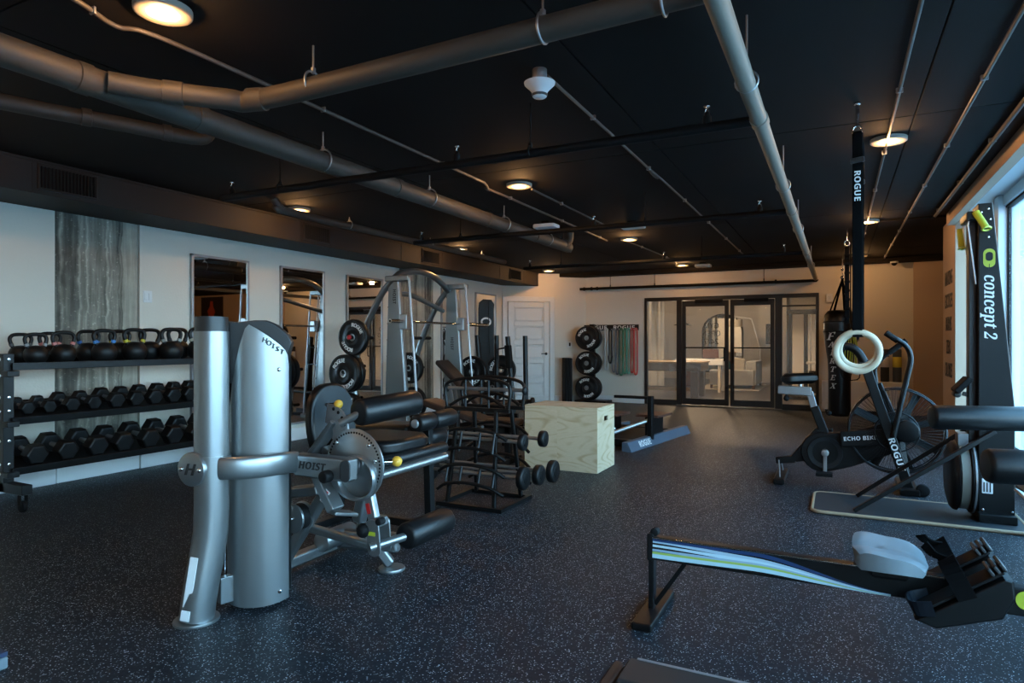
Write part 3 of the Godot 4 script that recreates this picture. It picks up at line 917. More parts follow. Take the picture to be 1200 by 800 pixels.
# ================= lobby behind the glass =================
func lobby() -> void:
	var s := S()
	bb(s, -8.0, 3.0, -0.12, 0.0, -22.0, -12.7, 0.0)
	struct("floor", s, M.boards, "dark glossy plank floor of the lobby behind the glass doors", "floor")
	s = S()
	bb(s, -8.0, 3.0, 2.6, 2.75, -22.0, -12.72, 0.0)
	bb(s, -8.0, 3.0, 2.22, 2.6, -15.2, -14.9, 0.0)
	struct("ceiling", s, M.ceiling, "black ceiling of the lobby behind the glass doors", "ceiling")
	s = S()
	bb(s, -8.0, 3.0, 0, 2.6, -22.0, -21.8, 0.0)
	bb(s, -8.15, -7.95, 0, 2.6, -22.0, -12.7, 0.0)
	bb(s, -8.0, -4.6, 0, 2.7, -12.75, -12.72, 0.0)
	struct("wall_lobby", s, M.wall, "pale grey rear wall of the lobby", "wall")
	s = S()
	bb(s, -2.12, -1.35, 0, 2.6, -20.6, -21.8, 0.0)
	bb(s, -1.0, 3.0, 0, 2.6, -16.6, -16.8, 0.0)
	bb(s, 2.9, 3.1, 0, 2.6, -22.0, -12.7, 0.0)
	struct("wall_partition", s, M.wall, "white partition wall of the lobby carrying a black framed picture", "wall")
	# glass wall
	var z := -12.62
	s = S()
	bb(s, -3.42, -0.30, 2.02, 2.09, z - 0.05, z + 0.05, 0.004)
	for q in [[-3.42, -3.37], [-2.79, -2.70], [-1.02, -0.90], [-0.35, -0.30]]: bb(s, q[0], q[1], 0, 2.03, z - 0.05, z + 0.05, 0.004)
	bb(s, -3.37, -2.79, 0, 0.10, z - 0.04, z + 0.04, 0.004)
	bb(s, -0.90, -0.35, 0, 0.10, z - 0.04, z + 0.04, 0.004)
	bb(s, -0.90, -0.35, 1.86, 1.885, z - 0.02, z + 0.02, 0.003)
	var fr := struct("trim_6", s, M.door_frame, "black steel frame of the glass front to the lobby", "door frame")
	s = S()
	bb(s, -3.37, -2.79, 0.10, 2.02, z - 0.004, z + 0.004, 0.0)
	obj("pane", s, M.glass, fr)
	s = S()
	bb(s, -0.90, -0.35, 0.10, 2.02, z - 0.004, z + 0.004, 0.0)
	obj("pane", s, M.glass, fr)
	s = S()
	bb(s, -2.79, -0.90, 0.0, 0.012, z - 0.07, z + 0.09, 0.004)
	struct("trim_7", s, M.aluminium, "metal threshold under the glass doors", "threshold")
	var lv := [[-2.69, -1.83, "left glass door leaf with the opening hours lettering", -1.90], [-1.80, -1.03, "right glass door leaf in front of the white sofa", -1.74]]
	for i in 2:
		var x0: float = lv[i][0]
		var x1: float = lv[i][1]
		s = S()
		bb(s, x0, x0 + 0.07, 0.02, 2.01, z - 0.02, z + 0.025, 0.004)
		bb(s, x1 - 0.07, x1, 0.02, 2.01, z - 0.02, z + 0.025, 0.004)
		bb(s, x0, x1, 1.90, 2.01, z - 0.02, z + 0.024, 0.004)
		bb(s, x0, x1, 0.02, 0.14, z - 0.02, z + 0.024, 0.004)
		var dd := struct("door_%d" % (i + 2), s, M.door_frame, lv[i][2], "door")
		s = S()
		bb(s, x0 + 0.06, x1 - 0.06, 0.13, 1.91, z - 0.003, z + 0.003, 0.0)
		obj("pane", s, M.glass, dd)
		s = S()
		bb(s, x0 + 0.05, x1 - 0.05, 1.10, 1.125, z + 0.02, z + 0.045, 0.004)
		obj("push_bar", s, M.matte_black, dd)
		s = S()
		var hx: float = lv[i][3]
		tube(s, smooth([Vector3(hx, 1.10, z + 0.03), Vector3(hx, 1.10, z + 0.08), Vector3(hx, 1.0, z + 0.09), Vector3(hx, 0.88, z + 0.08), Vector3(hx, 0.87, z + 0.03)], 3), 0.012, 8)
		obj("handle", s, M.matte_black, dd)
		s = S()
		bb(s, x0 + 0.25, x1 - 0.1, 1.96, 2.02, z + 0.025, z + 0.07, 0.005)
		obj("closer", s, M.matte_black, dd)
		if i == 0:
			s = S()
			var q := ["GYM", "OPEN", "24/7"]
			for k in 3:
				words(s, q[k], 0.10, Transform3D(Basis(Vector3(-1, 0, 0), Vector3.UP, Vector3(0, 0, -1)), Vector3(-2.15, 1.53 - k * 0.15, z - 0.006)), 0.002, 1.0, false)
			obj("lettering", s, M.dark_print, dd)
	# lamps of the lobby
	for w in [[-4.2, -14.2, "lobby downlight above the games table"], [-1.8, -14.2, "lobby downlight just behind the glass doors"], [-3.0, -18.0, "lobby downlight above the sofa"], [-5.8, -17.0, "lobby downlight at the far left behind the glass"], [0.9, -14.5, "lobby downlight above the cable machine"]]:
		var t := thing("lobby_downlight", w[2], "ceiling light", Vector3(w[0], 2.585, w[1]), "lobby downlights", false)
		s = S()
		lathe(s, [Vector2(0.07, 0.0), Vector2(0.08, -0.012), Vector2(0.11, -0.01), Vector2(0.112, 0.016), Vector2(0.07, 0.016)], Vector3.ZERO, Vector3.UP, 24)
		obj("trim_ring", s, M.white, t)
		s = S()
		lathe(s, [Vector2(0, -0.004), Vector2(0.072, -0.002), Vector2(0.072, 0.012), Vector2(0, 0.012)], Vector3.ZERO, Vector3.UP, 20)
		obj("lens", s, M.lens, t)
		var l := OmniLight3D.new()
		l.name = "lamp"
		t.add_child(l)
		l.position = Vector3(0, -0.04, 0)
		l.light_color = Color(1.0, 0.86, 0.70)
		l.light_energy = LAMP_ENERGY * 5.0
		l.light_size = 0.05
		l.omni_range = 20.0
		l.omni_attenuation = 2.0
		l.shadow_enabled = true
	# pendant
	var t := thing("pendant_lamp", "black saucer pendant lamp with a lit bulb in the lobby", "lamp", Vector3(-3.19, 1.62, -15.4))
	var c := Vector3(-3.27, 1.62, -15.4)
	s = S()
	lathe(s, [Vector2(0.01, 0.07), Vector2(0.05, 0.06), Vector2(0.21, 0.0), Vector2(0.215, -0.005), Vector2(0.05, 0.05), Vector2(0.01, 0.055)], c, Vector3.UP, 24)
	obj("lamp_shade", s, M.matte_black, t)
	s = S()
	rod(s, c + Vector3(0, 0.06, 0), Vector3(c.x, 2.6, c.z), 0.006, 6)
	obj("cord", s, M.matte_black, t)
	s = S()
	ball(s, c + Vector3(0, 0.0, 0), 0.035)
	obj("bulb", s, M.lens, t)
	var pl := OmniLight3D.new()
	pl.name = "lamp"
	t.add_child(pl)
	pl.position = Vector3(-0.08, -0.06, 0)
	pl.light_color = Color(1.0, 0.86, 0.68)
	pl.light_energy = 0.6
	pl.light_size = 0.04
	pl.omni_attenuation = 2.0
	pl.omni_range = 20.0
	pl.shadow_enabled = true
	# games table
	t = thing("games_table", "long grey wooden games table with stout legs in the lobby", "table", Vector3(-3.3, 0, -14.6))
	s = S()
	bb(s, -4.25, -2.62, 0.58, 0.76, -14.2, -15.1, 0.02)
	obj("table_body", s, M.grey_wood, t)
	s = S()
	bb(s, -4.27, -2.6, 0.755, 0.79, -14.18, -15.12, 0.008)
	obj("rim", s, M.pale_wood, t)
	for q in [[-4.1, -14.3], [-2.78, -14.3], [-4.1, -15.0], [-2.78, -15.0]]:
		s = S()
		bb(s, q[0] - 0.08, q[0] + 0.08, 0, 0.6, q[1] - 0.08, q[1] + 0.08, 0.008)
		obj("leg", s, M.grey_wood, t)
	s = S()
	bb(s, -4.1, -2.78, 0.12, 0.20, -14.62, -14.68, 0.004)
	obj("stretcher", s, M.pale_wood, t)
	t = thing("white_table", "white table with slim legs behind the games table", "table", Vector3(-2.9, 0, -16.4))
	s = S()
	bb(s, -3.6, -2.45, 0.66, 0.80, -16.0, -16.8, 0.01)
	obj("table_top", s, M.white, t)
	for q in [[-3.5, -16.1], [-2.55, -16.1], [-3.5, -16.7], [-2.55, -16.7]]:
		s = S()
		bb(s, q[0] - 0.035, q[0] + 0.035, 0, 0.67, q[1] - 0.035, q[1] + 0.035, 0.005)
		obj("leg", s, M.cream, t)
	t = thing("side_cabinet", "dark brown low cabinet between the tables and the sofa", "cabinet", Vector3(-3.5, 0, -18.2))
	s = S()
	bb(s, -3.75, -3.3, 0.0, 0.5, -18.0, -18.5, 0.01)
	obj("body", s, M.brown_wood, t)
	s = S()
	bb(s, -3.73, -3.32, 0.10, 0.46, -17.985, -18.0, 0.004)
	var cd := obj("door", s, M.brown_wood, t)
	s = S()
	rod(s, Vector3(-3.37, 0.25, -17.98), Vector3(-3.37, 0.33, -17.98), 0.006, 6)
	obj("handle", s, M.steel, cd)
	t = thing("display_board", "dark brown board standing on the low table by the arched mirror", "screen panel", Vector3(-3.1, 0.8, -16.7))
	s = S()
	bb(s, -3.0, -2.62, 0.815, 1.04, -16.45, -16.48, 0.006)
	obj("panel", s, M.brown_wood, t)
	s = S()
	bb(s, -2.9, -2.72, 0.801, 0.82, -16.38, -16.55, 0.003)
	obj("foot", s, M.matte_black, t)
	# sofa
	t = thing("sofa", "white boxy sofa on a pale rug in the lobby", "sofa", Vector3(-2.25, 0, -18.0))
	s = S(); bb(s, -3.0, -2.0, 0.10, 0.42, -17.5, -18.9, 0.03); obj("seat", s, M.cloth, t)
	s = S(); bb(s, -2.12, -1.86, 0.10, 0.72, -17.5, -18.9, 0.03); obj("backrest", s, M.cloth, t)
	s = S(); bb(s, -3.0, -1.9, 0.10, 0.50, -17.35, -17.55, 0.03); obj("armrest", s, M.cloth, t)
	s = S(); bb(s, -3.0, -1.9, 0.10, 0.56, -18.85, -19.05, 0.03); obj("armrest", s, M.cloth, t)
	for q in [[-2.95, -17.4], [-1.92, -17.4], [-2.95, -19.0], [-1.92, -19.0]]:
		s = S(); bb(s, q[0] - 0.03, q[0] + 0.03, 0.013, 0.11, q[1] - 0.03, q[1] + 0.03, 0.004); obj("leg", s, M.brown_wood, t)
	for q in [[-2.72, 0.63, -17.80, 0.35, "teal cushion leaning on the white sofa", "t"], [-2.34, 0.62, -17.80, -0.12, "cream cushion leaning on the white sofa", "c"]]:
		s = S()
		box(s, Vector3(q[0], q[1], q[2]), Vector3(0.36, 0.36, 0.13), 0.06, Basis(Vector3(0, 0, 1), q[3]) * Basis(Vector3.UP, 0.3))
		tag(obj("cushion", s, M.teal if q[5] == "t" else M.cream), q[4], "cushion", "sofa cushions")
	s = S()
	bb(s, -3.3, -1.75, 0.0, 0.012, -17.0, -19.2, 0.004)
	tag(obj("rug", s, M.cream), "pale rug under the white sofa", "rug")
	# floor lamp
	t = thing("floor_lamp", "white angular arc floor lamp with a drum shade behind the sofa", "lamp", Vector3(-1.95, 0, -19.3))
	s = S(); cyl(s, Vector3(-1.95, 0, -19.3), Vector3(-1.95, 0.03, -19.3), 0.16); obj("base", s, M.white, t)
	s = S()
	tube(s, [Vector3(-1.95, 0.02, -19.3), Vector3(-1.95, 1.0, -19.3), Vector3(-2.18, 1.86, -19.3), Vector3(-2.62, 1.95, -19.3), Vector3(-2.62, 1.85, -19.3)], 0.016, 8)
	obj("pole", s, M.white, t)
	s = S()
	lathe(s, [Vector2(0.20, 0), Vector2(0.20, 0.2), Vector2(0.19, 0.2), Vector2(0.19, 0.0), Vector2(0.2, 0)], Vector3(-2.62, 1.65, -19.3), Vector3.UP, 24)
	obj("lamp_shade", s, M.cream, t)
	t = thing("curtain", "long white curtain hanging at the left of the lobby", "curtain", Vector3(-5.2, 0, -17.4))
	s = S()
	var cu := []
	for k in 61: cu.append(Vector3(-6.3 + k * 0.035, 0, -17.4 + sin(k * 0.9) * 0.05))
	for k in 60:
		var n0 := Vector3(-cos(k * 0.9) * 0.9, 0, 1).normalized()
		var n1 := Vector3(-cos((k + 1) * 0.9) * 0.9, 0, 1).normalized()
		for q in [0.0, -0.006]:
			quad(s, cu[k] + Vector3(0, 0.03, q), cu[k + 1] + Vector3(0, 0.03, q), cu[k + 1] + Vector3(0, 2.45, q), cu[k] + Vector3(0, 2.45, q), n0, n1, n1, n0)
	obj("cloth", s, M.cloth, t)
	s = S(); rod(s, Vector3(-6.4, 2.47, -17.4), Vector3(-4.1, 2.47, -17.4), 0.015, 8); obj("rail", s, M.matte_black, t)
	# arched mirror and picture
	t = thing("arched_mirror", "tall arched mirror with a dark frame on the rear wall of the lobby", "mirror", Vector3(-3.3, 0, -21.78))
	var ap := PackedVector2Array()
	for p in [Vector2(-0.62, 0.25), Vector2(0.62, 0.25)]: ap.append(p)
	for k in 13:
		var a := PI * k / 12.0
		ap.append(Vector2(cos(a) * 0.62, 1.55 + sin(a) * 0.55))
	s = S()
	prism(s, ap, 0.02, Transform3D(Basis(), Vector3(-3.35, 0, -21.79)))
	obj("mirror_glass", s, M.mirror, t)
	s = S()
	var lp := []
	for p in ap: lp.append(Vector3(-3.35 + p.x, p.y, -21.77))
	tube(s, lp, 0.035, 8, true)
	obj("frame", s, M.door_frame, t)
	t = thing("picture", "narrow black framed picture on the lobby partition", "picture", Vector3(-1.8, 1.1, -20.6))
	s = S()
	for q in [[-1.92, -1.89, 1.15, 1.75], [-1.72, -1.69, 1.15, 1.75]]: bb(s, q[0], q[1], q[2], q[3], -20.6, -20.57, 0.004)
	for q in [[1.15, 1.18], [1.72, 1.75]]: bb(s, -1.92, -1.69, q[0], q[1], -20.6, -20.57, 0.004)
	obj("frame", s, M.matte_black, t)
	s = S(); bb(s, -1.89, -1.72, 1.18, 1.72, -20.6, -20.59, 0.0); obj("print", s, M.grey_plastic, t)
	# cable machine glimpsed through the right pane
	t = thing("cable_machine", "silver cable machine seen through the right-hand pane of the glass front", "gym machine", Vector3(-0.6, 0, -15.2))
	s = S()
	bb(s, -1.0, -0.35, 0.0, 0.06, -14.9, -15.6, 0.01)
	obj("base", s, M.matte_black, t)
	for x in [-0.93, -0.62]:
		s = S(); bb(s, x - 0.04, x + 0.04, 0.05, 1.85, -15.25, -15.33, 0.01); obj("post", s, M.matte_black, t)
	s = S(); bb(s, -1.0, -0.3, 1.82, 1.92, -15.2, -15.36, 0.015); obj("crossbeam", s, M.matte_black, t)
	for x in [-0.52, -0.42]:
		s = S(); rod(s, Vector3(x, 0.1, -15.25), Vector3(x, 1.84, -15.25), 0.016, 8); obj("guide_rod", s, M.chrome, t)
	s = S(); bb(s, -0.56, -0.38, 0.12, 0.6, -15.18, -15.32, 0.006); obj("weight_stack", s, M.iron, t)
	s = S(); bb(s, -0.6, -0.35, 0.75, 0.80, -14.95, -15.2, 0.01); obj("handle", s, M.cream, t)

# ================= leg machine =================
func roller(pr: Node3D, a: Vector3, b: Vector3, r: float, m: Material, called := "roller_pad") -> MeshInstance3D:
	var s := S()
	var L := a.distance_to(b)
	var e := r * 0.28
	lathe(s, [Vector2(0, 0.0), Vector2(r - e, 0.0), Vector2(r - e * 0.35, e * 0.25), Vector2(r, e), Vector2(r, L - e), Vector2(r - e * 0.35, L - e * 0.25), Vector2(r - e, L), Vector2(0, L)], a, b - a, 28)
	return obj(called, s, m, pr)

func leg_machine() -> void:
	var V := func(x, y, z): return Vector3(x, y, z)
	var t := thing("leg_extension_machine", "large silver seated leg machine with a tall curved weight-stack shroud and black rollers", "gym machine", Vector3(-2.4, 0, -2.3))
	# rounded column with flared foot
	var s := S()
	var dirc := Vector3(0.79, 0, 0.61)   # towards the open floor
	var side := Vector3(dirc.z, 0, -dirc.x)
	var colx := Vector3(-2.50, 0, -1.965)
	var pts := []
	for q in [[1.275, 0.0], [0.9, 0.0], [0.5, 0.0], [0.38, 0.004], [0.28, 0.018], [0.18, 0.037], [0.08, 0.052], [0.012, 0.060]]:
		pts.append(colx - side * q[1] + Vector3(0, q[0], 0) + dirc * q[1] * 0.3)
	tube(s, pts, 0.073, 24, false, 1.0, 1.05, dirc)
	obj("column", s, M.silver, t)
	s = S()
	var fc: Vector3 = pts[7]
	lathe(s, [Vector2(0, 0), Vector2(0.094, 0), Vector2(0.096, 0.004), Vector2(0.094, 0.012), Vector2(0, 0.014)], Vector3(fc.x, 0, fc.z), Vector3.UP, 28)
	obj("foot_plate", s, M.silver, t)
	s = S()
	var lab: Vector3 = colx + dirc * 0.078 - side * 0.062 + Vector3(0, 0.20, 0)
	box(s, colx + dirc * 0.074 - side * 0.084 + Vector3(0, 0.19, 0), Vector3(0.035, 0.22, 0.004), 0.001, frame((dirc - side * 0.55).normalized()) * Basis(Vector3(0, 0, 1), -0.16))
	obj("instruction_label", s, M.white, t)
	s = S()
	box(s, colx + dirc * 0.082 - side * 0.104 + Vector3(0, 0.052, 0), Vector3(0.04, 0.045, 0.004), 0.001, frame((dirc - side * 0.55).normalized()) * Basis(Vector3(0, 0, 1), -0.16))
	obj("serial_label", s, M.white, t)
	s = S()
	bar(s, colx + side * 0.03 + Vector3(0, 0.1, 0) - dirc * 0.03, colx + side * 0.20 + Vector3(0, 0.1, 0) - dirc * 0.1, 0.04, 0.12)
	obj("foot_bracket", s, M.silver, t)
	# shroud panels: curved sheet, s along the chord, bulging to one side
	var A := Vector3(-2.53, 0, -2.072)
	var B := Vector3(-2.320, 0, -2.245)
	var ch := B - A
	var bul := Vector3(-ch.z, 0, ch.x).normalized()
	if bul.dot(Vector3(1, 0, 1)) < 0: bul = -bul
	var prof := [[-1.0, 0.72], [-0.97, 0.80], [-0.9, 0.92], [-0.8, 1.03], [-0.68, 1.12], [-0.5, 1.215], [-0.32, 1.29], [-0.2, 1.306], [0.0, 1.292], [0.25, 1.270], [0.5, 1.245], [0.75, 1.215], [0.9, 1.19], [0.97, 1.165], [1.0, 1.12]]
	for fb in [1.0, -1.0]:
		s = S()
		var base: Vector3 = Vector3.ZERO if fb > 0 else -bul * 0.10
		var P := []
		var N := []
		for q in prof:
			var u: float = q[0]
			var c: Vector3 = A + ch * (u * 0.5 + 0.5) + bul * fb * 0.095 * (1.0 - pow(abs(u), 2.4)) + base
			P.append(c)
			N.append((bul * fb + ch.normalized() * u * 1.3 * abs(u)).normalized())
		for off in [0.0, -0.012]:
			for i in P.size() - 1:
				var o0: Vector3 = N[i] * off
				var o1: Vector3 = N[i + 1] * off
				var rows := [0.02, 0.25, 0.5]
				var sg := 1.0 if off == 0.0 else -1.0
				var y0 := 0.02
				quad(s, P[i] + o0 + Vector3(0, y0, 0), P[i + 1] + o1 + Vector3(0, y0, 0), P[i + 1] + o1 + Vector3(0, prof[i + 1][1], 0), P[i] + o0 + Vector3(0, prof[i][1], 0), N[i] * sg, N[i + 1] * sg, N[i + 1] * sg, N[i] * sg)
		for i in P.size() - 1:
			quad(s, P[i] + Vector3(0, prof[i][1], 0), P[i + 1] + Vector3(0, prof[i + 1][1], 0), P[i + 1] - N[i + 1] * 0.012 + Vector3(0, prof[i + 1][1], 0), P[i] - N[i] * 0.012 + Vector3(0, prof[i][1], 0), Vector3.UP, Vector3.UP, Vector3.UP, Vector3.UP)
			quad(s, P[i] + Vector3(0, 0.02, 0), P[i + 1] + Vector3(0, 0.02, 0), P[i + 1] - N[i + 1] * 0.012 + Vector3(0, 0.02, 0), P[i] - N[i] * 0.012 + Vector3(0, 0.02, 0), Vector3.DOWN, Vector3.DOWN, Vector3.DOWN, Vector3.DOWN)
		var pn := obj("shroud_panel", s, M.silver, t)
		if fb > 0:
			s = S()
			for q in [[0.72, 1.10], [0.74, 0.07]]:
				s = S()
				var c: Vector3 = A + ch * (q[0] * 0.5 + 0.5) + bul * 0.095 * (1.0 - pow(q[0], 2.4))
				cyl(s, c + Vector3(0, q[1], 0) - bul * 0.004, c + Vector3(0, q[1], 0) + bul * 0.006, 0.010, 0.003, 10)
				obj("screw", s, M.chrome, pn)
			s = S()
			for i in 5:
				var u := 0.30 + i * 0.125
				var c2: Vector3 = A + ch * (u * 0.5 + 0.5) + bul * 0.095 * (1.0 - pow(u, 2.4))
				var nn: Vector3 = (bul + ch.normalized() * 1.45 * pow(u, 1.4)).normalized()
				words(s, "HOIST"[i], 0.022, Transform3D(frame(nn) * Basis(Vector3(0, 0, 1), -0.25), c2 + nn * 0.003 + Vector3(0, 1.236 - i * 0.0135, 0)), 0.003, 1.25)
			obj("lettering", s, M.dark_print, pn)
	# dark plastic cap joining column and shroud
	s = S()
	var mid := A - ch.normalized() * 0.045 - bul * 0.075
	var cap := PackedVector2Array()
	var cc := []
	var cp := [[-0.05, 1.338], [0.0, 1.328], [0.05, 1.322], [0.12, 1.330], [0.17, 1.330], [0.21, 1.312], [0.265, 1.265], [0.285, 1.225], [0.262, 1.14], [0.02, 1.03], [-0.01, 1.05], [-0.05, 1.2]]
	for q in cp: cap.append(Vector2(q[0], q[1]))
	prism(s, cap, 0.11, Transform3D(Basis(ch.normalized(), Vector3.UP, ch.normalized().cross(Vector3.UP)), A + bul * -0.115), 0.006, true)
	obj("top_cap", s, M.grey_plastic, t)
	s = S()
	tube(s, [colx + Vector3(0, 1.262, 0), colx + Vector3(0, 1.34, 0)], 0.070, 24, false, 1.0, 1.05, dirc)
	obj("column_cap", s, M.grey_plastic, t)
	s = S()
	box(s, (A + B) / 2 - bul * 0.05 + Vector3(0, 0.5, 0), Vector3(0.19, 0.94, 0.09), 0.006, frame(bul))
	obj("weight_stack", s, M.matte_black, t)
	s = S()
	rod(s, A - ch.normalized() * 0.012 - bul * 0.01 + Vector3(0, 0.06, 0), A - ch.normalized() * 0.012 - bul * 0.01 + Vector3(0, 1.05, 0), 0.008, 8)
	obj("guide_rod", s, M.chrome, t)
	# emblem disc and wrap-round arm
	s = S()
	var em := colx + (dirc * 0.5 - side * 1.0).normalized() * 0.085 + Vector3(0, 0.672, 0)
	var en := (dirc * 0.72 - side * 0.72).normalized()
	cyl(s, em - en * 0.03, em + en * 0.012, 0.074, 0.004, 32)
	var ed := obj("emblem_disc", s, M.silver, t)
	s = S()
	words(s, "H", 0.05, Transform3D(frame(en) * Basis(Vector3(1, 0, 0), Vector3(0.35, 1, 0), Vector3(0, 0, 1)), em + en * 0.013), 0.003, 1.3)
	obj("emblem", s, M.dark_print, ed)
	s = S()
	for q in [-0.05, 0.05]:
		cyl(s, em + frame(en).x * q, em + frame(en).x * q + en * 0.02, 0.010, 0.003, 10)
	obj("bolt", s, M.chrome, ed)
	s = S()
	tube(s, [colx + Vector3(0, 0.62, 0), colx + Vector3(0, 0.725, 0)], 0.082, 24, false, 1.0, 1.05, dirc)
	obj("clamp", s, M.silver, t)
	s = S()
	var bp := smooth([Vector3(-2.475, 0.672, -1.955), Vector3(-2.41, 0.672, -1.955), Vector3(-2.345, 0.672, -2.005), Vector3(-2.300, 0.672, -2.07), Vector3(-2.285, 0.670, -2.15), Vector3(-2.288, 0.666, -2.21), Vector3(-2.298, 0.66, -2.262)], 6)
	tube(s, bp, 0.050, 16, false, 0.42, 1.0, Vector3.UP, 0.55)
	obj("wrap_arm", s, M.silver, t)
	# arm box
	s = S()
	bb(s, -2.31, -1.965, 0.592, 0.698, -2.255, -2.325, 0.012)
	var ab := obj("arm_box", s, M.silver, t)
	s = S()
	words(s, "HOIST", 0.034, Transform3D(Basis(Vector3(1, 0, 0), Vector3(0.25, 1, 0), Vector3(0, 0, 1)), Vector3(-2.185, 0.650, -2.2545)), 0.003, 1.2)
	obj("lettering", s, M.dark_print, ab)
	s = S()
	prism(s, rrect(0.05, 0.10, 0.024), 0.012, Transform3D(frame(Vector3(0.3, 0, 1)), Vector3(-1.985, 0.645, -2.258)), 0.004)
	obj("end_cap", s, M.grey_plastic, ab)
	s = S()
	cyl(s, Vector3(-2.07, 0.618, -2.25), Vector3(-2.07, 0.618, -2.20), 0.028, 0.008, 18)
	obj("knob", s, M.matte_black, ab)
	# cam wheel
	var hub := Vector3(-2.045, 0.645, -2.39)
	s = S()
	lathe(s, [Vector2(0.02, -0.007), Vector2(0.168, -0.007), Vector2(0.172, -0.004), Vector2(0.172, 0.004), Vector2(0.168, 0.007), Vector2(0.02, 0.007)], hub, Vector3(0, 0, 1), 48)
	var cw := obj("cam_wheel", s, M.silver, t)
	s = S()
	for k in 36:
		var a := -0.75 + k * 0.105
		cyl(s, hub + Vector3(cos(a), sin(a), 0) * 0.154 + Vector3(0, 0, 0.005), hub + Vector3(cos(a), sin(a), 0) * 0.154 + Vector3(0, 0, 0.0085), 0.0055, 0.001, 8)
	obj("pin_hole", s, M.matte_black, cw)
	s = S()
	var rp := []
	for k in 32:
		var a := TAU * k / 32.0
		rp.append(hub + Vector3(0.03 + cos(a) * 0.105, -0.055 + sin(a) * 0.10, 0.022))
	tube(s, rp, 0.016, 10, true, 0.5, 1.2, Vector3(0, 0, 1))
	obj("rim_ring", s, M.silver, cw)
	s = S()
	cyl(s, hub + Vector3(0, 0, 0.09), hub - Vector3(0, 0, 0.28), 0.028, 0.004, 20)
	cyl(s, hub + Vector3(0.0, 0, 0.05), hub + Vector3(0, 0, 0.012), 0.046, 0.004, 20)
	obj("hub", s, M.steel, cw)
	for q in [[-0.10, 0.10], [0.09, 0.10], [0.13, 0.03]]:
		s = S()
		cyl(s, hub + Vector3(q[0], q[1], 0.006), hub + Vector3(q[0], q[1], 0.016), 0.010, 0.003, 8)
		obj("bolt", s, M.chrome, cw)
	# swing lever to the lower roller
	s = S()
	bar(s, Vector3(-1.995, 0.56, -2.42), Vector3(-1.945, 0.36, -2.42), 0.055, 0.045, 0.012, Vector3(0, 0, 1))
	obj("lever", s, M.silver, t)
	s = S()
	box(s, Vector3(-1.968, 0.445, -2.394), Vector3(0.022, 0.05, 0.002), 0.0, Basis(Vector3(0, 0, 1), 0.24))
	obj("warning_label", s, M.red, t)
	s = S()
	for q in [-2.39, -2.47]:
		prism(s, rrect(0.075, 0.17, 0.03), 0.010, Transform3D(Basis(Vector3(0, 0, 1), 0.1), Vector3(-1.93, 0.315, q)), 0.002)
	bar(s, Vector3(-1.96, 0.385, -2.43), Vector3(-1.90, 0.385, -2.43), 0.07, 0.045, 0.01)
	obj("bracket", s, M.silver, t)
	s = S(); bb(s, -1.955, -1.915, 0.325, 0.345, -2.383, -2.379, 0.0); obj("yellow_label", s, M.lime, t)
	s = S(); ball(s, Vector3(-1.985, 0.345, -2.38), 0.034); obj("pivot_knob", s, M.matte_black, t)
	s = S(); cyl(s, Vector3(-1.885, 0.40, -2.40), Vector3(-1.885, 0.40, -2.36), 0.017, 0.004, 12); obj("stop_knob", s, M.matte_black, t)
	s = S(); rod(s, Vector3(-1.935, 0.275, -2.36), Vector3(-1.85, 0.295, -2.54), 0.02, 14); obj("roller_shaft", s, M.silver, t)
	roller(t, Vector3(-1.85, 0.295, -2.52), Vector3(-1.83, 0.300, -2.86), 0.064, M.foam)
	# adjuster quadrant, upper roller and knobs
	s = S()
	var sec := PackedVector2Array()
	for k in 9:
		var a := -0.6 + k * 0.28
		sec.append(Vector2(cos(a), sin(a)) * 0.125)
	for k in 5:
		var a := 1.64 - k * 0.56
		sec.append(Vector2(cos(a), sin(a)) * 0.05 + Vector2(-0.02, -0.02))
	prism(s, sec, 0.012, Transform3D(Basis(), Vector3(-2.24, 0.80, -2.435)), 0.002)
	var qd := obj("adjuster_quadrant", s, M.steel, t)
	s = S()
	for k in 6:
		var a := -0.4 + k * 0.33
		cyl(s, Vector3(-2.24 + cos(a) * 0.105, 0.80 + sin(a) * 0.105, -2.425), Vector3(-2.24 + cos(a) * 0.105, 0.80 + sin(a) * 0.105, -2.4215), 0.009, 0.001, 8)
	obj("pin_hole", s, M.matte_black, qd)
	s = S()
	bar(s, Vector3(-2.36, 0.66, -2.44), Vector3(-2.2, 0.84, -2.44), 0.03, 0.08, 0.008, Vector3(0, 0, 1))
	bar(s, Vector3(-2.30, 0.69, -2.46), Vector3(-2.12, 0.62, -2.46), 0.05, 0.05, 0.01, Vector3(0, 0, 1))
	obj("seat_bracket", s, M.silver, t)
	s = S(); rod(s, Vector3(-2.27, 0.915, -2.44), Vector3(-2.20, 0.92, -2.44), 0.010, 10); obj("plunger_pin", s, M.chrome, t)
	s = S(); ball(s, Vector3(-2.19, 0.922, -2.44), 0.022); obj("plunger_knob", s, M.yellow, t)
	s = S(); rod(s, Vector3(-1.93, 0.665, -2.40), Vector3(-1.86, 0.665, -2.46), 0.012, 10); obj("plunger_pin", s, M.chrome, t)
	s = S(); ball(s, Vector3(-1.855, 0.665, -2.465), 0.025); obj("plunger_knob", s, M.yellow, t)
	s = S(); rod(s, Vector3(-2.16, 0.83, -2.42), Vector3(-2.065, 0.885, -2.46), 0.02, 12); obj("roller_shaft", s, M.silver, t)
	roller(t, Vector3(-2.07, 0.885, -2.44), Vector3(-2.005, 0.91, -2.83), 0.066, M.foam)
	# pads
	s = S()
	var bk := PackedVector2Array()
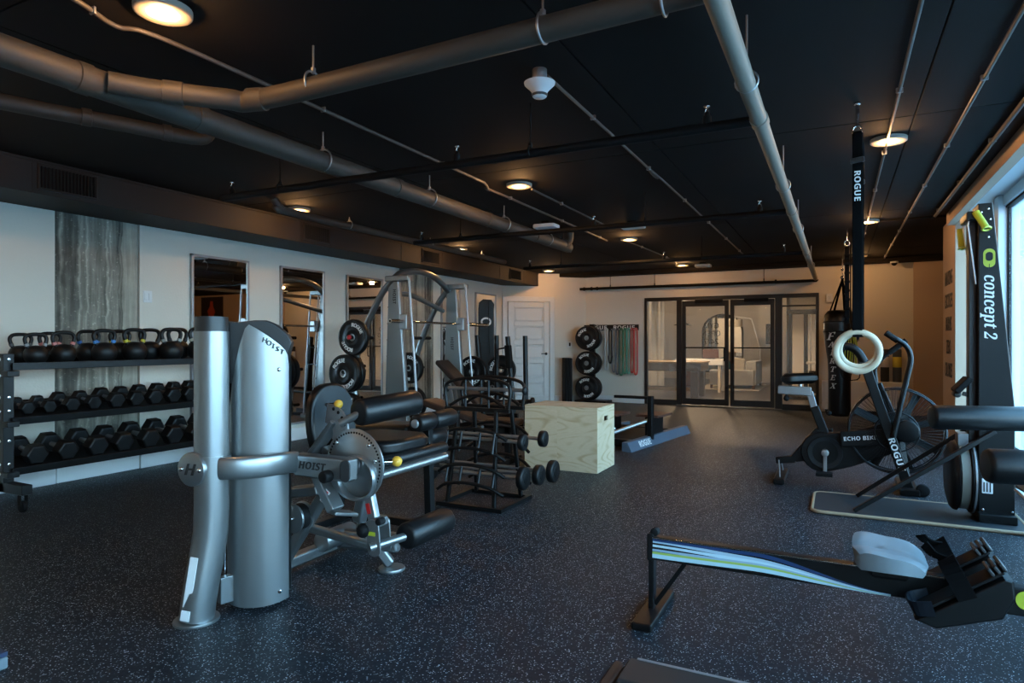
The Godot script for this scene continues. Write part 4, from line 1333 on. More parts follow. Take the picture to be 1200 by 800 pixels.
	for q in [[0.0, 0.0], [0.10, 0.02], [0.16, 0.10], [0.175, 0.22], [0.15, 0.34], [0.08, 0.405], [0.0, 0.42], [-0.08, 0.405], [-0.15, 0.34], [-0.175, 0.22], [-0.16, 0.10], [-0.10, 0.02]]:
		bk.append(Vector2(q[0], q[1]))
	var sm := PackedVector2Array()
	var tmp := []
	for p in bk: tmp.append(Vector3(p.x, p.y, 0))
	tmp.append(tmp[0])
	for p in smooth(tmp, 3): sm.append(Vector2(p.x, p.y))
	sm.remove_at(sm.size() - 1)
	prism(s, sm, 0.065, Transform3D(Basis(Vector3(0, 0, 1), 0.10) * frame(Vector3(1, 0, 0)), Vector3(-2.45, 0.585, -2.66)), 0.02, true)
	obj("back_pad", s, M.vinyl, t)
	s = S()
	prism(s, rrect(0.40, 0.40, 0.10, 5), 0.075, Transform3D(Basis(Vector3(1, 0, 0), -PI / 2), Vector3(-2.14, 0.665, -2.72)), 0.025, true)
	obj("seat_pad", s, M.vinyl, t)
	# base frame
	s = S()
	bar(s, Vector3(-2.60, 0.06, -2.30), Vector3(-2.60, 0.06, -3.25), 0.07, 0.07, 0.018)
	obj("rear_rail", s, M.silver, t)
	s = S()
	bar(s, Vector3(-2.60, 0.10, -2.86), Vector3(-2.14, 0.13, -2.86), 0.06, 0.11, 0.018)
	obj("spine", s, M.silver, t)
	s = S()
	bar(s, Vector3(-2.30, 0.26, -2.72), Vector3(-2.16, 0.02, -2.82), 0.06, 0.06, 0.016)
	obj("front_leg", s, M.silver, t)
	s = S()
	lathe(s, [Vector2(0, 0), Vector2(0.072, 0), Vector2(0.074, 0.004), Vector2(0.070, 0.014), Vector2(0, 0.016)], Vector3(-2.15, 0, -2.81), Vector3.UP, 24)
	obj("front_foot", s, M.silver, t)
	s = S()
	bar(s, Vector3(-2.30, 0.26, -2.72), Vector3(-2.20, 0.66, -2.72), 0.07, 0.07, 0.016)
	obj("seat_post", s, M.silver, t)
	s = S()
	bar(s, Vector3(-2.60, 0.07, -2.48), Vector3(-2.28, 0.53, -2.50), 0.06, 0.06, 0.014, Vector3(0, 0, 1))
	obj("diagonal", s, M.silver, t)
	s = S()
	bar(s, Vector3(-2.46, 0.26, -2.52), Vector3(-1.98, 0.245, -2.46), 0.045, 0.045, 0.014)
	obj("link_arm", s, M.silver, t)
	s = S()
	bar(s, Vector3(-2.27, 0.60, -2.38), Vector3(-2.15, 0.42, -2.38), 0.05, 0.085, 0.008, Vector3(0, 0, 1))
	var lb := obj("stop_bracket", s, M.silver, t)
	s = S(); box(s, Vector3(-2.195, 0.487, -2.352), Vector3(0.032, 0.07, 0.003), 0.0, Basis(Vector3(0, 0, 1), -0.58)); obj("warning_label", s, M.white, lb)
	s = S(); box(s, Vector3(-2.195, 0.487, -2.350), Vector3(0.016, 0.06, 0.003), 0.0, Basis(Vector3(0, 0, 1), -0.58)); obj("warning_stripe", s, M.red, lb)
	s = S()
	bar(s, Vector3(-2.15, 0.42, -2.34), Vector3(-2.11, 0.39, -2.46), 0.09, 0.02, 0.006)
	obj("stop_plate", s, M.silver, t)
	s = S()
	bar(s, Vector3(-2.50, 0.46, -2.43), Vector3(-2.28, 0.50, -2.43), 0.10, 0.05, 0.01)
	obj("pulley_cover", s, M.silver, t)
	for q in [-2.40, -2.47]:
		s = S(); cyl(s, Vector3(-2.46, 0.335, q), Vector3(-2.46, 0.335, q - 0.014), 0.074, 0.003, 28); obj("pulley_plate", s, M.silver, t)
	s = S(); cyl(s, Vector3(-2.46, 0.335, -2.414), Vector3(-2.46, 0.335, -2.47), 0.066, 0.003, 24); obj("pulley", s, M.matte_black, t)
	s = S(); cyl(s, Vector3(-2.46, 0.335, -2.40), Vector3(-2.46, 0.335, -2.39), 0.010, 0.003, 8); obj("pulley_bolt", s, M.chrome, t)
	s = S()
	cyl(s, Vector3(-2.55, 0.12, -2.70), Vector3(-2.55, 0.12, -2.95), 0.055, 0.006, 20)
	obj("pivot_sleeve", s, M.silver, t)
	s = S(); rod(s, Vector3(-2.0, 0.575, -2.40), Vector3(-1.93, 0.60, -3.0), 0.022, 12); obj("side_handle", s, M.silver, t)
	roller(t, Vector3(-1.985, 0.64, -2.45), Vector3(-1.92, 0.655, -2.98), 0.03, M.foam, "grip")

# ================= dumbbell rack, kettlebells, dumbbells =================
func dumbbell_rack() -> void:
	var t := thing("dumbbell_rack", "black three-tier rack on castors along the left wall", "rack", Vector3(-5.6, 0, -3.4))
	var z0 := -2.55
	var z1 := -4.55
	var s: SurfaceTool
	for z in [z0, z1]:
		s = S()
		bb(s, -5.82, -5.745, 0.13, 1.14, z - 0.035, z + 0.035, 0.004)
		bb(s, -5.50, -5.425, 0.13, 1.14, z - 0.035, z + 0.035, 0.004)
		obj("upright", s, M.black, t)
		s = S()
		bb(s, -5.92, -5.18, 0.13, 0.20, z - 0.035, z + 0.035, 0.004)
		obj("foot", s, M.black, t)
		for x in [-5.85, -5.24]:
			s = S()
			cyl(s, Vector3(x, 0.042, z - 0.015), Vector3(x, 0.042, z + 0.015), 0.042, 0.006, 20)
			bb(s, x - 0.02, x + 0.02, 0.05, 0.13, z - 0.025, z - 0.018, 0.002)
			bb(s, x - 0.02, x + 0.02, 0.05, 0.13, z + 0.018, z + 0.025, 0.002)
			obj("castor", s, M.matte_black, t)
	s = S()
	for y in [0.26, 0.33, 0.50, 0.72, 0.82, 0.98, 1.10]:
		cyl(s, Vector3(-5.425, y, z0), Vector3(-5.418, y, z0), 0.012, 0.002, 10)
		cyl(s, Vector3(-5.46, y, z0 + 0.035), Vector3(-5.46, y, z0 + 0.041), 0.012, 0.002, 10)
	obj("bolt", s, M.chrome, t)
	var sh := [[1.05, 0.0], [0.68, 0.16], [0.31, 0.16]]
	for q in sh:
		var y: float = q[0]
		s = S()
		var tilt: float = q[1]
		var b := Basis(Vector3(0, 0, 1), -tilt)
		box(s, Vector3(-5.62, y, (z0 + z1) / 2), Vector3(0.44, 0.018, z0 - z1 - 0.02), 0.003, b)
		box(s, Vector3(-5.62, y, (z0 + z1) / 2) + b * Vector3(0.215, -0.004, 0), Vector3(0.02, 0.055, z0 - z1 - 0.02), 0.003, b)
		box(s, Vector3(-5.62, y, (z0 + z1) / 2) + b * Vector3(-0.215, 0.02, 0), Vector3(0.015, 0.06, z0 - z1 - 0.02), 0.003, b)
		var shelf := obj("shelf", s, M.black, t)
		for z in [z0, z1]:
			s = S()
			bb(s, -5.44, -5.36, y - 0.075, y - 0.035, z - 0.04, z + 0.04, 0.004)
			obj("shelf_bracket", s, M.black, shelf)
	# kettlebells
	var proto := thing("kettlebell", "", "kettlebell", Vector3.ZERO, "kettlebells on the top of the rack", false)
	s = S()
	lathe(s, [Vector2(0, 0), Vector2(0.055, 0), Vector2(0.062, 0.004), Vector2(0.085, 0.035), Vector2(0.095, 0.075), Vector2(0.092, 0.105), Vector2(0.078, 0.135), Vector2(0.05, 0.158), Vector2(0, 0.165)], Vector3.ZERO, Vector3.UP, 22)
	obj("body", s, M.iron, proto)
	s = S()
	tube(s, smooth([Vector3(0, 0.13, -0.055), Vector3(0, 0.17, -0.075), Vector3(0, 0.22, -0.088), Vector3(0, 0.252, -0.07), Vector3(0, 0.262, -0.03), Vector3(0, 0.262, 0.03), Vector3(0, 0.252, 0.07), Vector3(0, 0.22, 0.088), Vector3(0, 0.17, 0.075), Vector3(0, 0.13, 0.055)], 3), 0.016, 10)
	obj("handle", s, M.black, proto)
	s = S()
	for q in [-1, 1]:
		tube(s, [Vector3(0, 0.158, 0.070 * q), Vector3(0, 0.180, 0.079 * q)], 0.0185, 10)
	obj("colour_band", s, M.grey_plastic, proto)
	var kz := [-2.76, -2.77, -2.97, -2.97, -3.27, -3.29, -3.54, -3.55, -3.82, -3.90, -4.10, -4.19]
	var kx := [-5.70, -5.51, -5.70, -5.51, -5.70, -5.51, -5.70, -5.51, -5.70, -5.51, -5.70, -5.51]
	var ks := [0.86, 0.86, 0.90, 0.92, 0.98, 1.0, 1.0, 1.04, 1.06, 1.08, 1.10, 1.12]
	var bc := [Color(0.3, 0.3, 0.3), Color(0.55, 0.55, 0.55), Color(0.75, 0.45, 0.42), Color(0.8, 0.5, 0.48), Color(0.2, 0.42, 0.68), Color(0.2, 0.45, 0.7), Color(0.75, 0.68, 0.2), Color(0.78, 0.72, 0.2), Color(0.1, 0.1, 0.1), Color(0.55, 0.55, 0.52), Color(0.1, 0.1, 0.1), Color(0.6, 0.58, 0.5)]
	var bnam := ["dark grey", "grey", "pink", "pink", "blue", "blue", "yellow", "yellow", "black", "pale grey", "black", "cream"]
	for i in 12:
		var lb := "black kettlebell with %s handle bands, %s from the left on the rack" % [bnam[i], ORD[i]]
		var b := Basis().scaled(Vector3.ONE * ks[i])
		var p := Vector3(kx[i], 1.059, kz[i])
		var o: Node3D = proto
		if i == 0:
			o.transform = Transform3D(b, p)
			o.set_meta("label", lb)
		else:
			o = copy(proto, p, lb, b)
		o.get_node("colour_band").material_override = mat(bc[i], 0.6)
	# hex dumbbells: heads along x
	var dproto := thing("hex_dumbbell", "", "dumbbell", Vector3.ZERO, "hex dumbbells on the rack", false)
	for q in [-1, 1]:
		s = S()
		var hex := PackedVector2Array()
		for k in 6:
			var a := TAU * k / 6.0
			hex.append(Vector2(cos(a), sin(a)) * 0.07)
		prism(s, hex, 0.085, Transform3D(frame(Vector3(1, 0, 0)), Vector3(0.105 * q - 0.0425, 0.0606, 0)), 0.016)
		obj("head", s, M.iron, dproto)
	s = S()
	tube(s, smooth([Vector3(-0.07, 0.0606, 0), Vector3(-0.03, 0.0606, 0), Vector3(0, 0.0606, 0), Vector3(0.03, 0.0606, 0), Vector3(0.07, 0.0606, 0)], 2), [0.013, 0.014, 0.0155, 0.0165, 0.017, 0.0165, 0.0155, 0.014, 0.013], 10)
	obj("handle", s, M.steel, dproto)
	var rows := [[0.68, [[-2.72, 0.72], [-2.87, 0.74], [-3.03, 0.84], [-3.20, 0.84], [-3.38, 0.94], [-3.55, 0.94], [-3.72, 0.98], [-3.90, 1.0], [-4.07, 1.02], [-4.24, 1.04], [-4.40, 1.04]], "middle shelf"], [0.31, [[-2.75, 1.12], [-2.97, 1.14], [-3.20, 1.18], [-3.42, 1.18], [-3.65, 1.22], [-3.88, 1.24], [-4.12, 1.26], [-4.36, 1.28]], "bottom shelf"]]
	var first := true
	for r in rows:
		var i := 0
		for q in r[1]:
			var lb := "black hex dumbbell, %s from the left on the %s" % [ORD[i], r[2]]
			var b := Basis(Vector3(0, 0, 1), -0.16).scaled(Vector3.ONE * q[1] * 1.08)
			var p := Vector3(-5.62, r[0] + 0.010, q[0])
			if first:
				dproto.transform = Transform3D(b, p)
				dproto.set_meta("label", lb)
				first = false
			else:
				copy(dproto, p, lb, b)
			i += 1

# ================= plates, lifting frame, benches =================
var plate_meshes := {}
func plate(label: String, at: Vector3, axis: Vector3, turn := 0.0, k := 1.0, group := "black bumper plates") -> Node3D:
	# at = centre of the front face, axis = direction the face looks
	var t := thing("bumper_plate", label, "weight plate", at, group, false)
	t.transform = Transform3D((frame(axis) * Basis(Vector3(0, 0, 1), turn)).scaled(Vector3.ONE * k), at)
	if plate_meshes.is_empty():
		var s := S()
		var w := 0.075
		lathe(s, [Vector2(0.026, -w), Vector2(0.20, -w), Vector2(0.213, -w + 0.004), Vector2(0.222, -w + 0.012), Vector2(0.225, -w + 0.02), Vector2(0.225, -0.014), Vector2(0.222, -0.006), Vector2(0.213, 0.0), Vector2(0.20, 0.0), Vector2(0.195, -0.003), Vector2(0.115, -0.008), Vector2(0.11, -0.003), Vector2(0.10, 0.0), Vector2(0.07, 0.0), Vector2(0.066, -0.004), Vector2(0.026, -0.004)], Vector3.ZERO, Vector3(0, 0, 1), 40)
		plate_meshes.disc = s.commit()
		s = S()
		lathe(s, [Vector2(0.026, -w), Vector2(0.026, 0.0), Vector2(0.030, 0.003), Vector2(0.042, 0.003), Vector2(0.045, -0.004)], Vector3.ZERO, Vector3(0, 0, 1), 24)
		plate_meshes.hub = s.commit()
		s = S()
		ring_words(s, "ROGUE", 0.046, 0.155, PI * 0.5, 0.27, Transform3D(Basis(), Vector3(0, 0, -0.0045)))
		ring_words(s, "ROGUE", 0.046, 0.155, -PI * 0.5, 0.27, Transform3D(Basis(), Vector3(0, 0, -0.0045)))
		for q in [0.0, PI]:
			box(s, Vector3(cos(q), 0, 0) * 0.155 + Vector3(0, 0, -0.0045), Vector3(0.04, 0.014, 0.003), 0.0)
		plate_meshes.letters = s.commit()
	share("disc", plate_meshes.disc, M.iron, t, Vector3.ZERO)
	share("hub", plate_meshes.hub, M.steel, t, Vector3.ZERO)
	share("lettering", plate_meshes.letters, M.print, t, Vector3.ZERO)
	return t

func smith_machine() -> void:
	var t := thing("smith_machine", "curved silver lifting frame with guided barbell and plate pegs along the mirrored wall", "gym machine", Vector3(-4.9, 0, -7.0))
	var s: SurfaceTool
	for z in [-6.40, -7.72]:
		var far: bool = z < -7.0
		s = S()
		prism(s, lens([-5.00, 0.08, -4.62, 0.08, -4.77, 1.98, -4.86, 2.02, -4.93, 1.98]), 0.05, Transform3D(Basis(), Vector3(0, 0, z - 0.03)), 0.006)
		var up := obj("side_panel", s, M.silver, t)
		s = S()
		for k in 9:
			for e in [0.04, 0.96]:
				var y := 0.25 + k * 0.2
				var x := lerpf(lerpf(-5.0, -4.93, y / 1.98), lerpf(-4.62, -4.77, y / 1.98), e)
				cyl(s, Vector3(x, y, z + 0.02), Vector3(x, y, z + 0.026), 0.010, 0.002, 8)
		obj("bolt", s, M.chrome, up)
		s = S()
		words(s, "HOIST", 0.045, Transform3D(Basis(Vector3(0, 0, 1), -PI / 2), Vector3(-4.84, 1.78 if not far else 1.2, z + 0.021)), 0.002)
		obj("lettering", s, M.grey_plastic, up)
		for q in [[-4.70, 0.09], [-4.62, 0.0]]:
			s = S()
			rod(s, Vector3(q[0] + 0.02 - q[1], 2.0, z + 0.05), Vector3(q[0] + 0.17 - q[1], 0.08, z + 0.05), 0.014 if q[1] == 0 else 0.009, 10)
			obj("guide_rod", s, M.steel, t)
		s = S()
		bb(s, -4.95, -4.6, 1.96, 2.03, z - 0.04, z + 0.08, 0.012)
		obj("top_bracket", s, M.silver, t)
		s = S()
		tube(s, smooth([Vector3(-4.88, 1.98, z), Vector3(-5.05, 1.82, z), Vector3(-5.27, 1.46, z), Vector3(-5.42, 1.12, z), Vector3(-5.48, 0.80, z), Vector3(-5.46, 0.48, z), Vector3(-5.38, 0.22, z), Vector3(-5.30, 0.05, z)], 4), 0.04, 14)
		obj("rear_leg", s, M.silver, t)
		s = S()
		bar(s, Vector3(-5.5, 0.04, z), Vector3(-4.35, 0.04, z), 0.08, 0.07, 0.015)
		obj("floor_rail", s, M.silver, t)
		for q in [[-5.36, 1.28], [-5.48, 0.85], [-5.42, 0.36]]:
			s = S()
			rod(s, Vector3(q[0], q[1], z + 0.22), Vector3(q[0], q[1], z - 0.2), 0.023, 12)
			obj("plate_peg", s, M.matte_black, t)
	s = S()
	tube(s, smooth([Vector3(-4.88, 1.98, -6.40), Vector3(-4.90, 2.09, -6.60), Vector3(-4.92, 2.15, -7.0), Vector3(-4.92, 2.10, -7.4), Vector3(-4.90, 1.94, -7.70)], 5), 0.042, 14)
	obj("top_arch", s, M.silver, t)
	s = S()
	tube(s, smooth([Vector3(-4.90, 1.82, -6.45), Vector3(-4.92, 1.83, -6.8), Vector3(-4.94, 1.76, -7.2), Vector3(-4.98, 1.66, -7.68)], 4), 0.032, 12)
	obj("lower_arch", s, M.silver, t)
	s = S()
	rod(s, Vector3(-4.66, 1.47, -6.06), Vector3(-4.66, 1.47, -8.38), 0.015, 12)
	rod(s, Vector3(-4.66, 1.47, -6.06), Vector3(-4.66, 1.47, -6.33), 0.025, 14)
	rod(s, Vector3(-4.66, 1.47, -7.85), Vector3(-4.66, 1.47, -8.38), 0.025, 14)
	obj("guided_bar", s, M.chrome, t)
	for z in [-6.36, -7.68]:
		s = S(); bb(s, -4.72, -4.61, 1.38, 1.56, z - 0.05, z + 0.05, 0.012); obj("bar_carriage", s, M.steel, t)
	s = S(); ball(s, Vector3(-5.36, 1.28, -6.16), 0.03); obj("collar_knob", s, M.red, t)
	# stored plates
	plate("bumper plate on the upper near peg of the silver frame, face to the room", Vector3(-5.36, 1.28, -6.21), Vector3(0, 0, 1), -0.6)
	plate("front bumper plate of the pair on the lower near peg of the silver frame", Vector3(-5.48, 0.83, -6.185), Vector3(0, 0, 1), 0.5, 1.06)
	plate("rear bumper plate of the pair on the lower near peg of the silver frame", Vector3(-5.48, 0.83, -6.268), Vector3(0, 0, 1), 0.9, 1.06)
	plate("bumper plate on the middle far peg of the silver frame, behind the curved leg", Vector3(-5.48, 0.85, -7.55), Vector3(0, 0, 1), -0.5)
	plate("bumper plate on the lowest far peg of the silver frame", Vector3(-5.42, 0.36, -7.55), Vector3(0, 0, 1), -0.9)
	plate("bumper plate on the lowest near peg of the silver frame, near the floor", Vector3(-5.42, 0.36, -6.22), Vector3(0, 0, 1), 0.2)
	# mirrors
	var mz := [[-4.49, -5.23, "first tall wall mirror from the dumbbell rack"], [-5.70, -6.45, "second tall wall mirror from the dumbbell rack"], [-6.88, -7.66, "third tall wall mirror, behind the curved silver frame"], [-9.25, -9.85, "narrow tall wall mirror just past the second concrete column"], [-10.41, -11.21, "farthest tall wall mirror, beside the panelled door"]]
	for m in mz:
		var mt := thing("wall_mirror", m[2], "mirror", Vector3(-6.05, 0.2, (m[0] + m[1]) / 2), "tall wall mirrors")
		s = S(); bb(s, -6.045, -6.028, 0.22, 2.13, m[0] - 0.025, m[1] + 0.025, 0.0); obj("mirror_glass", s, M.mirror, mt)
		s = S()
		bb(s, -6.05, -6.015, 0.20, 2.15, m[0], m[0] - 0.028, 0.003)
		bb(s, -6.05, -6.015, 0.20, 2.15, m[1], m[1] + 0.028, 0.003)
		bb(s, -6.05, -6.015, 2.125, 2.15, m[0], m[1], 0.003)
		bb(s, -6.05, -6.015, 0.20, 0.225, m[0], m[1], 0.003)
		obj("frame", s, M.aluminium, mt)

func bench_corner() -> void:
	# incline bench under the guided bar
	var t := thing("incline_bench", "dark brown adjustable bench with raised backrest under the silver frame", "bench", Vector3(-4.0, 0, -7.0))
	var s := S()
	box(s, Vector3(-4.26, 0.71, -7.0), Vector3(0.82, 0.07, 0.27), 0.022, Basis(Vector3(0, 0, 1), -0.72))
	obj("back_pad", s, M.brown_vinyl, t)
	s = S()
	box(s, Vector3(-3.70, 0.45, -7.0), Vector3(0.40, 0.07, 0.27), 0.022, Basis(Vector3(0, 0, 1), 0.12))
	obj("seat_pad", s, M.brown_vinyl, t)
	s = S(); bar(s, Vector3(-4.55, 0.10, -7.0), Vector3(-3.5, 0.33, -7.0), 0.06, 0.07); obj("spine", s, M.black, t)
	for x in [-4.55, -3.5]:
		s = S(); bb(s, x - 0.04, x + 0.04, 0.0, 0.07 if x < -4 else 0.36, -6.98, -7.02, 0.004); bb(s, x - 0.04, x + 0.04, 0.0, 0.06, -6.72, -7.28, 0.006); obj("foot", s, M.black, t)
	s = S(); bar(s, Vector3(-4.42, 0.80, -6.95), Vector3(-4.3, 0.18, -6.95), 0.03, 0.03); bar(s, Vector3(-4.42, 0.80, -7.05), Vector3(-4.3, 0.18, -7.05), 0.03, 0.03); obj("prop", s, M.steel, t)
	# second bench closer to the barbell rack
	t = thing("flat_bench", "brown padded bench seen through the barbell rack", "bench", Vector3(-3.3, 0, -5.9))
	s = S(); box(s, Vector3(-3.55, 0.50, -5.75), Vector3(0.75, 0.07, 0.28), 0.02, Basis(Vector3(0, 0, 1), -0.25)); obj("back_pad", s, M.brown_vinyl, t)
	s = S(); box(s, Vector3(-3.0, 0.42, -5.75), Vector3(0.32, 0.07, 0.28), 0.02); obj("seat_pad", s, M.brown_vinyl, t)
	s = S(); bar(s, Vector3(-3.85, 0.12, -5.75), Vector3(-2.9, 0.36, -5.75), 0.06, 0.07); obj("spine", s, M.black, t)
	for x in [-3.85, -2.95]:
		s = S(); bb(s, x - 0.03, x + 0.03, 0.0, 0.06, -5.5, -6.0, 0.006); bb(s, x - 0.03, x + 0.03, 0.0, 0.12 if x < -3.5 else 0.38, -5.72, -5.78, 0.004); obj("foot", s, M.black, t)
	s = S(); bb(s, -3.6, -3.54, 0.18, 0.47, -5.71, -5.79, 0.004); obj("back_post", s, M.black, t)
	# ab bench with two pairs of rollers behind the leg machine
	t = thing("decline_bench", "low black bench with two stacked pairs of foam rollers behind the leg machine", "bench", Vector3(-2.5, 0, -3.4))
	s = S(); box(s, Vector3(-2.75, 0.66, -3.40), Vector3(0.72, 0.06, 0.26), 0.02, Basis(Vector3(0, 0, 1), 0.06)); obj("pad", s, M.vinyl, t)
	for z in [[-3.20, -3.36], [-3.38, -3.60]]:
		roller(t, Vector3(-2.27, 0.735, z[0]), Vector3(-2.26, 0.74, z[1]), 0.055, M.foam)
		roller(t, Vector3(-2.33, 0.615, z[0] + 0.02), Vector3(-2.33, 0.62, z[1] + 0.02), 0.055, M.foam)
	s = S(); cyl(s, Vector3(-2.27, 0.735, -3.185), Vector3(-2.26, 0.74, -3.63), 0.026, 0.004, 14); cyl(s, Vector3(-2.33, 0.615, -3.165), Vector3(-2.33, 0.62, -3.61), 0.026, 0.004, 14); obj("roller_shaft", s, M.aluminium, t)
	s = S(); bar(s, Vector3(-2.30, 0.03, -3.40), Vector3(-2.30, 0.74, -3.37), 0.05, 0.05); obj("front_post", s, M.black, t)
	s = S(); bar(s, Vector3(-3.05, 0.03, -3.40), Vector3(-3.0, 0.62, -3.40), 0.05, 0.05); obj("rear_post", s, M.black, t)
	s = S(); bb(s, -3.08, -2.27, 0.04, 0.09, -3.375, -3.425, 0.005); obj("spine", s, M.black, t)
	for x in [-2.30, -3.05]:
		s = S(); bb(s, x - 0.03, x + 0.03, 0.0, 0.05, -3.15, -3.65, 0.006); obj("foot", s, M.black, t)
	# push sled with posts
	t = thing("push_sled", "black push sled with tall steel posts in front of the panelled door", "sled", Vector3(-4.3, 0, -8.3))
	for z in [-8.05, -8.55]:
		s = S(); bb(s, -4.95, -3.75, 0.0, 0.05, z - 0.04, z + 0.04, 0.008); obj("runner", s, M.black, t)
	s = S(); bb(s, -4.75, -3.9, 0.05, 0.11, -8.05, -8.55, 0.006); obj("deck", s, M.black, t)
	for q in [[-4.68, 1.32, -4.56, -8.12], [-4.45, 1.32, -4.45, -8.3], [-4.18, 1.30, -4.06, -8.12], [-3.99, 1.31, -3.97, -8.3]]:
		s = S(); rod(s, Vector3(q[0], q[1], q[3]), Vector3(q[2], 0.06, q[3]), 0.034, 14); obj("post", s, M.black, t)
	s = S(); tube(s, [Vector3(-4.20, 1.14, -8.08), Vector3(-4.32, 1.12, -8.08), Vector3(-4.30, 0.86, -8.08), Vector3(-4.16, 0.84, -8.08)], 0.014, 8); obj("handle", s, M.black, t)
	s = S(); bar(s, Vector3(-4.175, 1.18, -8.12), Vector3(-4.145, 0.85, -8.12), 0.085, 0.085, 0.012); obj("grip_sleeve", s, M.matte_black, t)
	s = S(); rod(s, Vector3(-4.40, 0.38, -8.0), Vector3(-3.75, 0.41, -8.0), 0.026, 12); cyl(s, Vector3(-3.75, 0.41, -8.0), Vector3(-3.72, 0.41, -8.0), 0.055); obj("crossbar", s, M.black, t)
	plate("bumper plate standing beside the sled posts, partly hidden by the guide rod", Vector3(-4.66, 0.80, -7.93), Vector3(0, 0, 1), 0.3, 1.0)
	plate("bumper plate behind the sled posts, turned to the side", Vector3(-4.55, 0.80, -8.62), Vector3(0.25, 0, 1), 1.0, 1.0)
	# black tower trainer by the wall
	t = thing("tower_trainer", "tall black tower trainer with a white oval badge by the far mirror", "gym machine", Vector3(-5.3, 0, -9.5))
	s = S()
	prism(s, lens([-0.14, 0.0, 0.14, 0.0, 0.12, 1.75, 0.13, 1.85, 0.08, 1.93, -0.06, 1.94, -0.13, 1.88, -0.14, 1.78]), 0.16, Transform3D(Basis(Vector3.UP, 0.5), Vector3(-5.33, 0, -9.58)), 0.012)
	obj("tower", s, M.black, t)
	s = S()
	var ov := []
	for k in 20:
		var a := TAU * k / 20.0
		ov.append(Vector3(-5.255, 1.56, -9.425) + frame(Vector3(0.48, 0, 0.88)) * Vector3(cos(a) * 0.075, sin(a) * 0.06, 0))
	tube(s, ov, 0.016, 6, true)
	obj("badge", s, M.print, t)
	s = S(); cyl(s, Vector3(-5.20, 0.42, -9.30), Vector3(-5.28, 0.42, -9.45), 0.24, 0.02, 28); obj("flywheel_cover", s, M.black, t)
	s = S(); bb(s, -5.6, -4.95, 0.0, 0.05, -9.2, -9.75, 0.01); obj("base", s, M.black, t)
	s = S(); rod(s, Vector3(-5.20, 1.90, -9.40), Vector3(-5.12, 1.0, -9.30), 0.006, 6); obj("cable", s, M.matte_black, t)
	plate("bumper plate resting on the base of the black tower trainer", Vector3(-5.02, 0.48, -9.2), Vector3(0.3, 0, 1), 0.2)

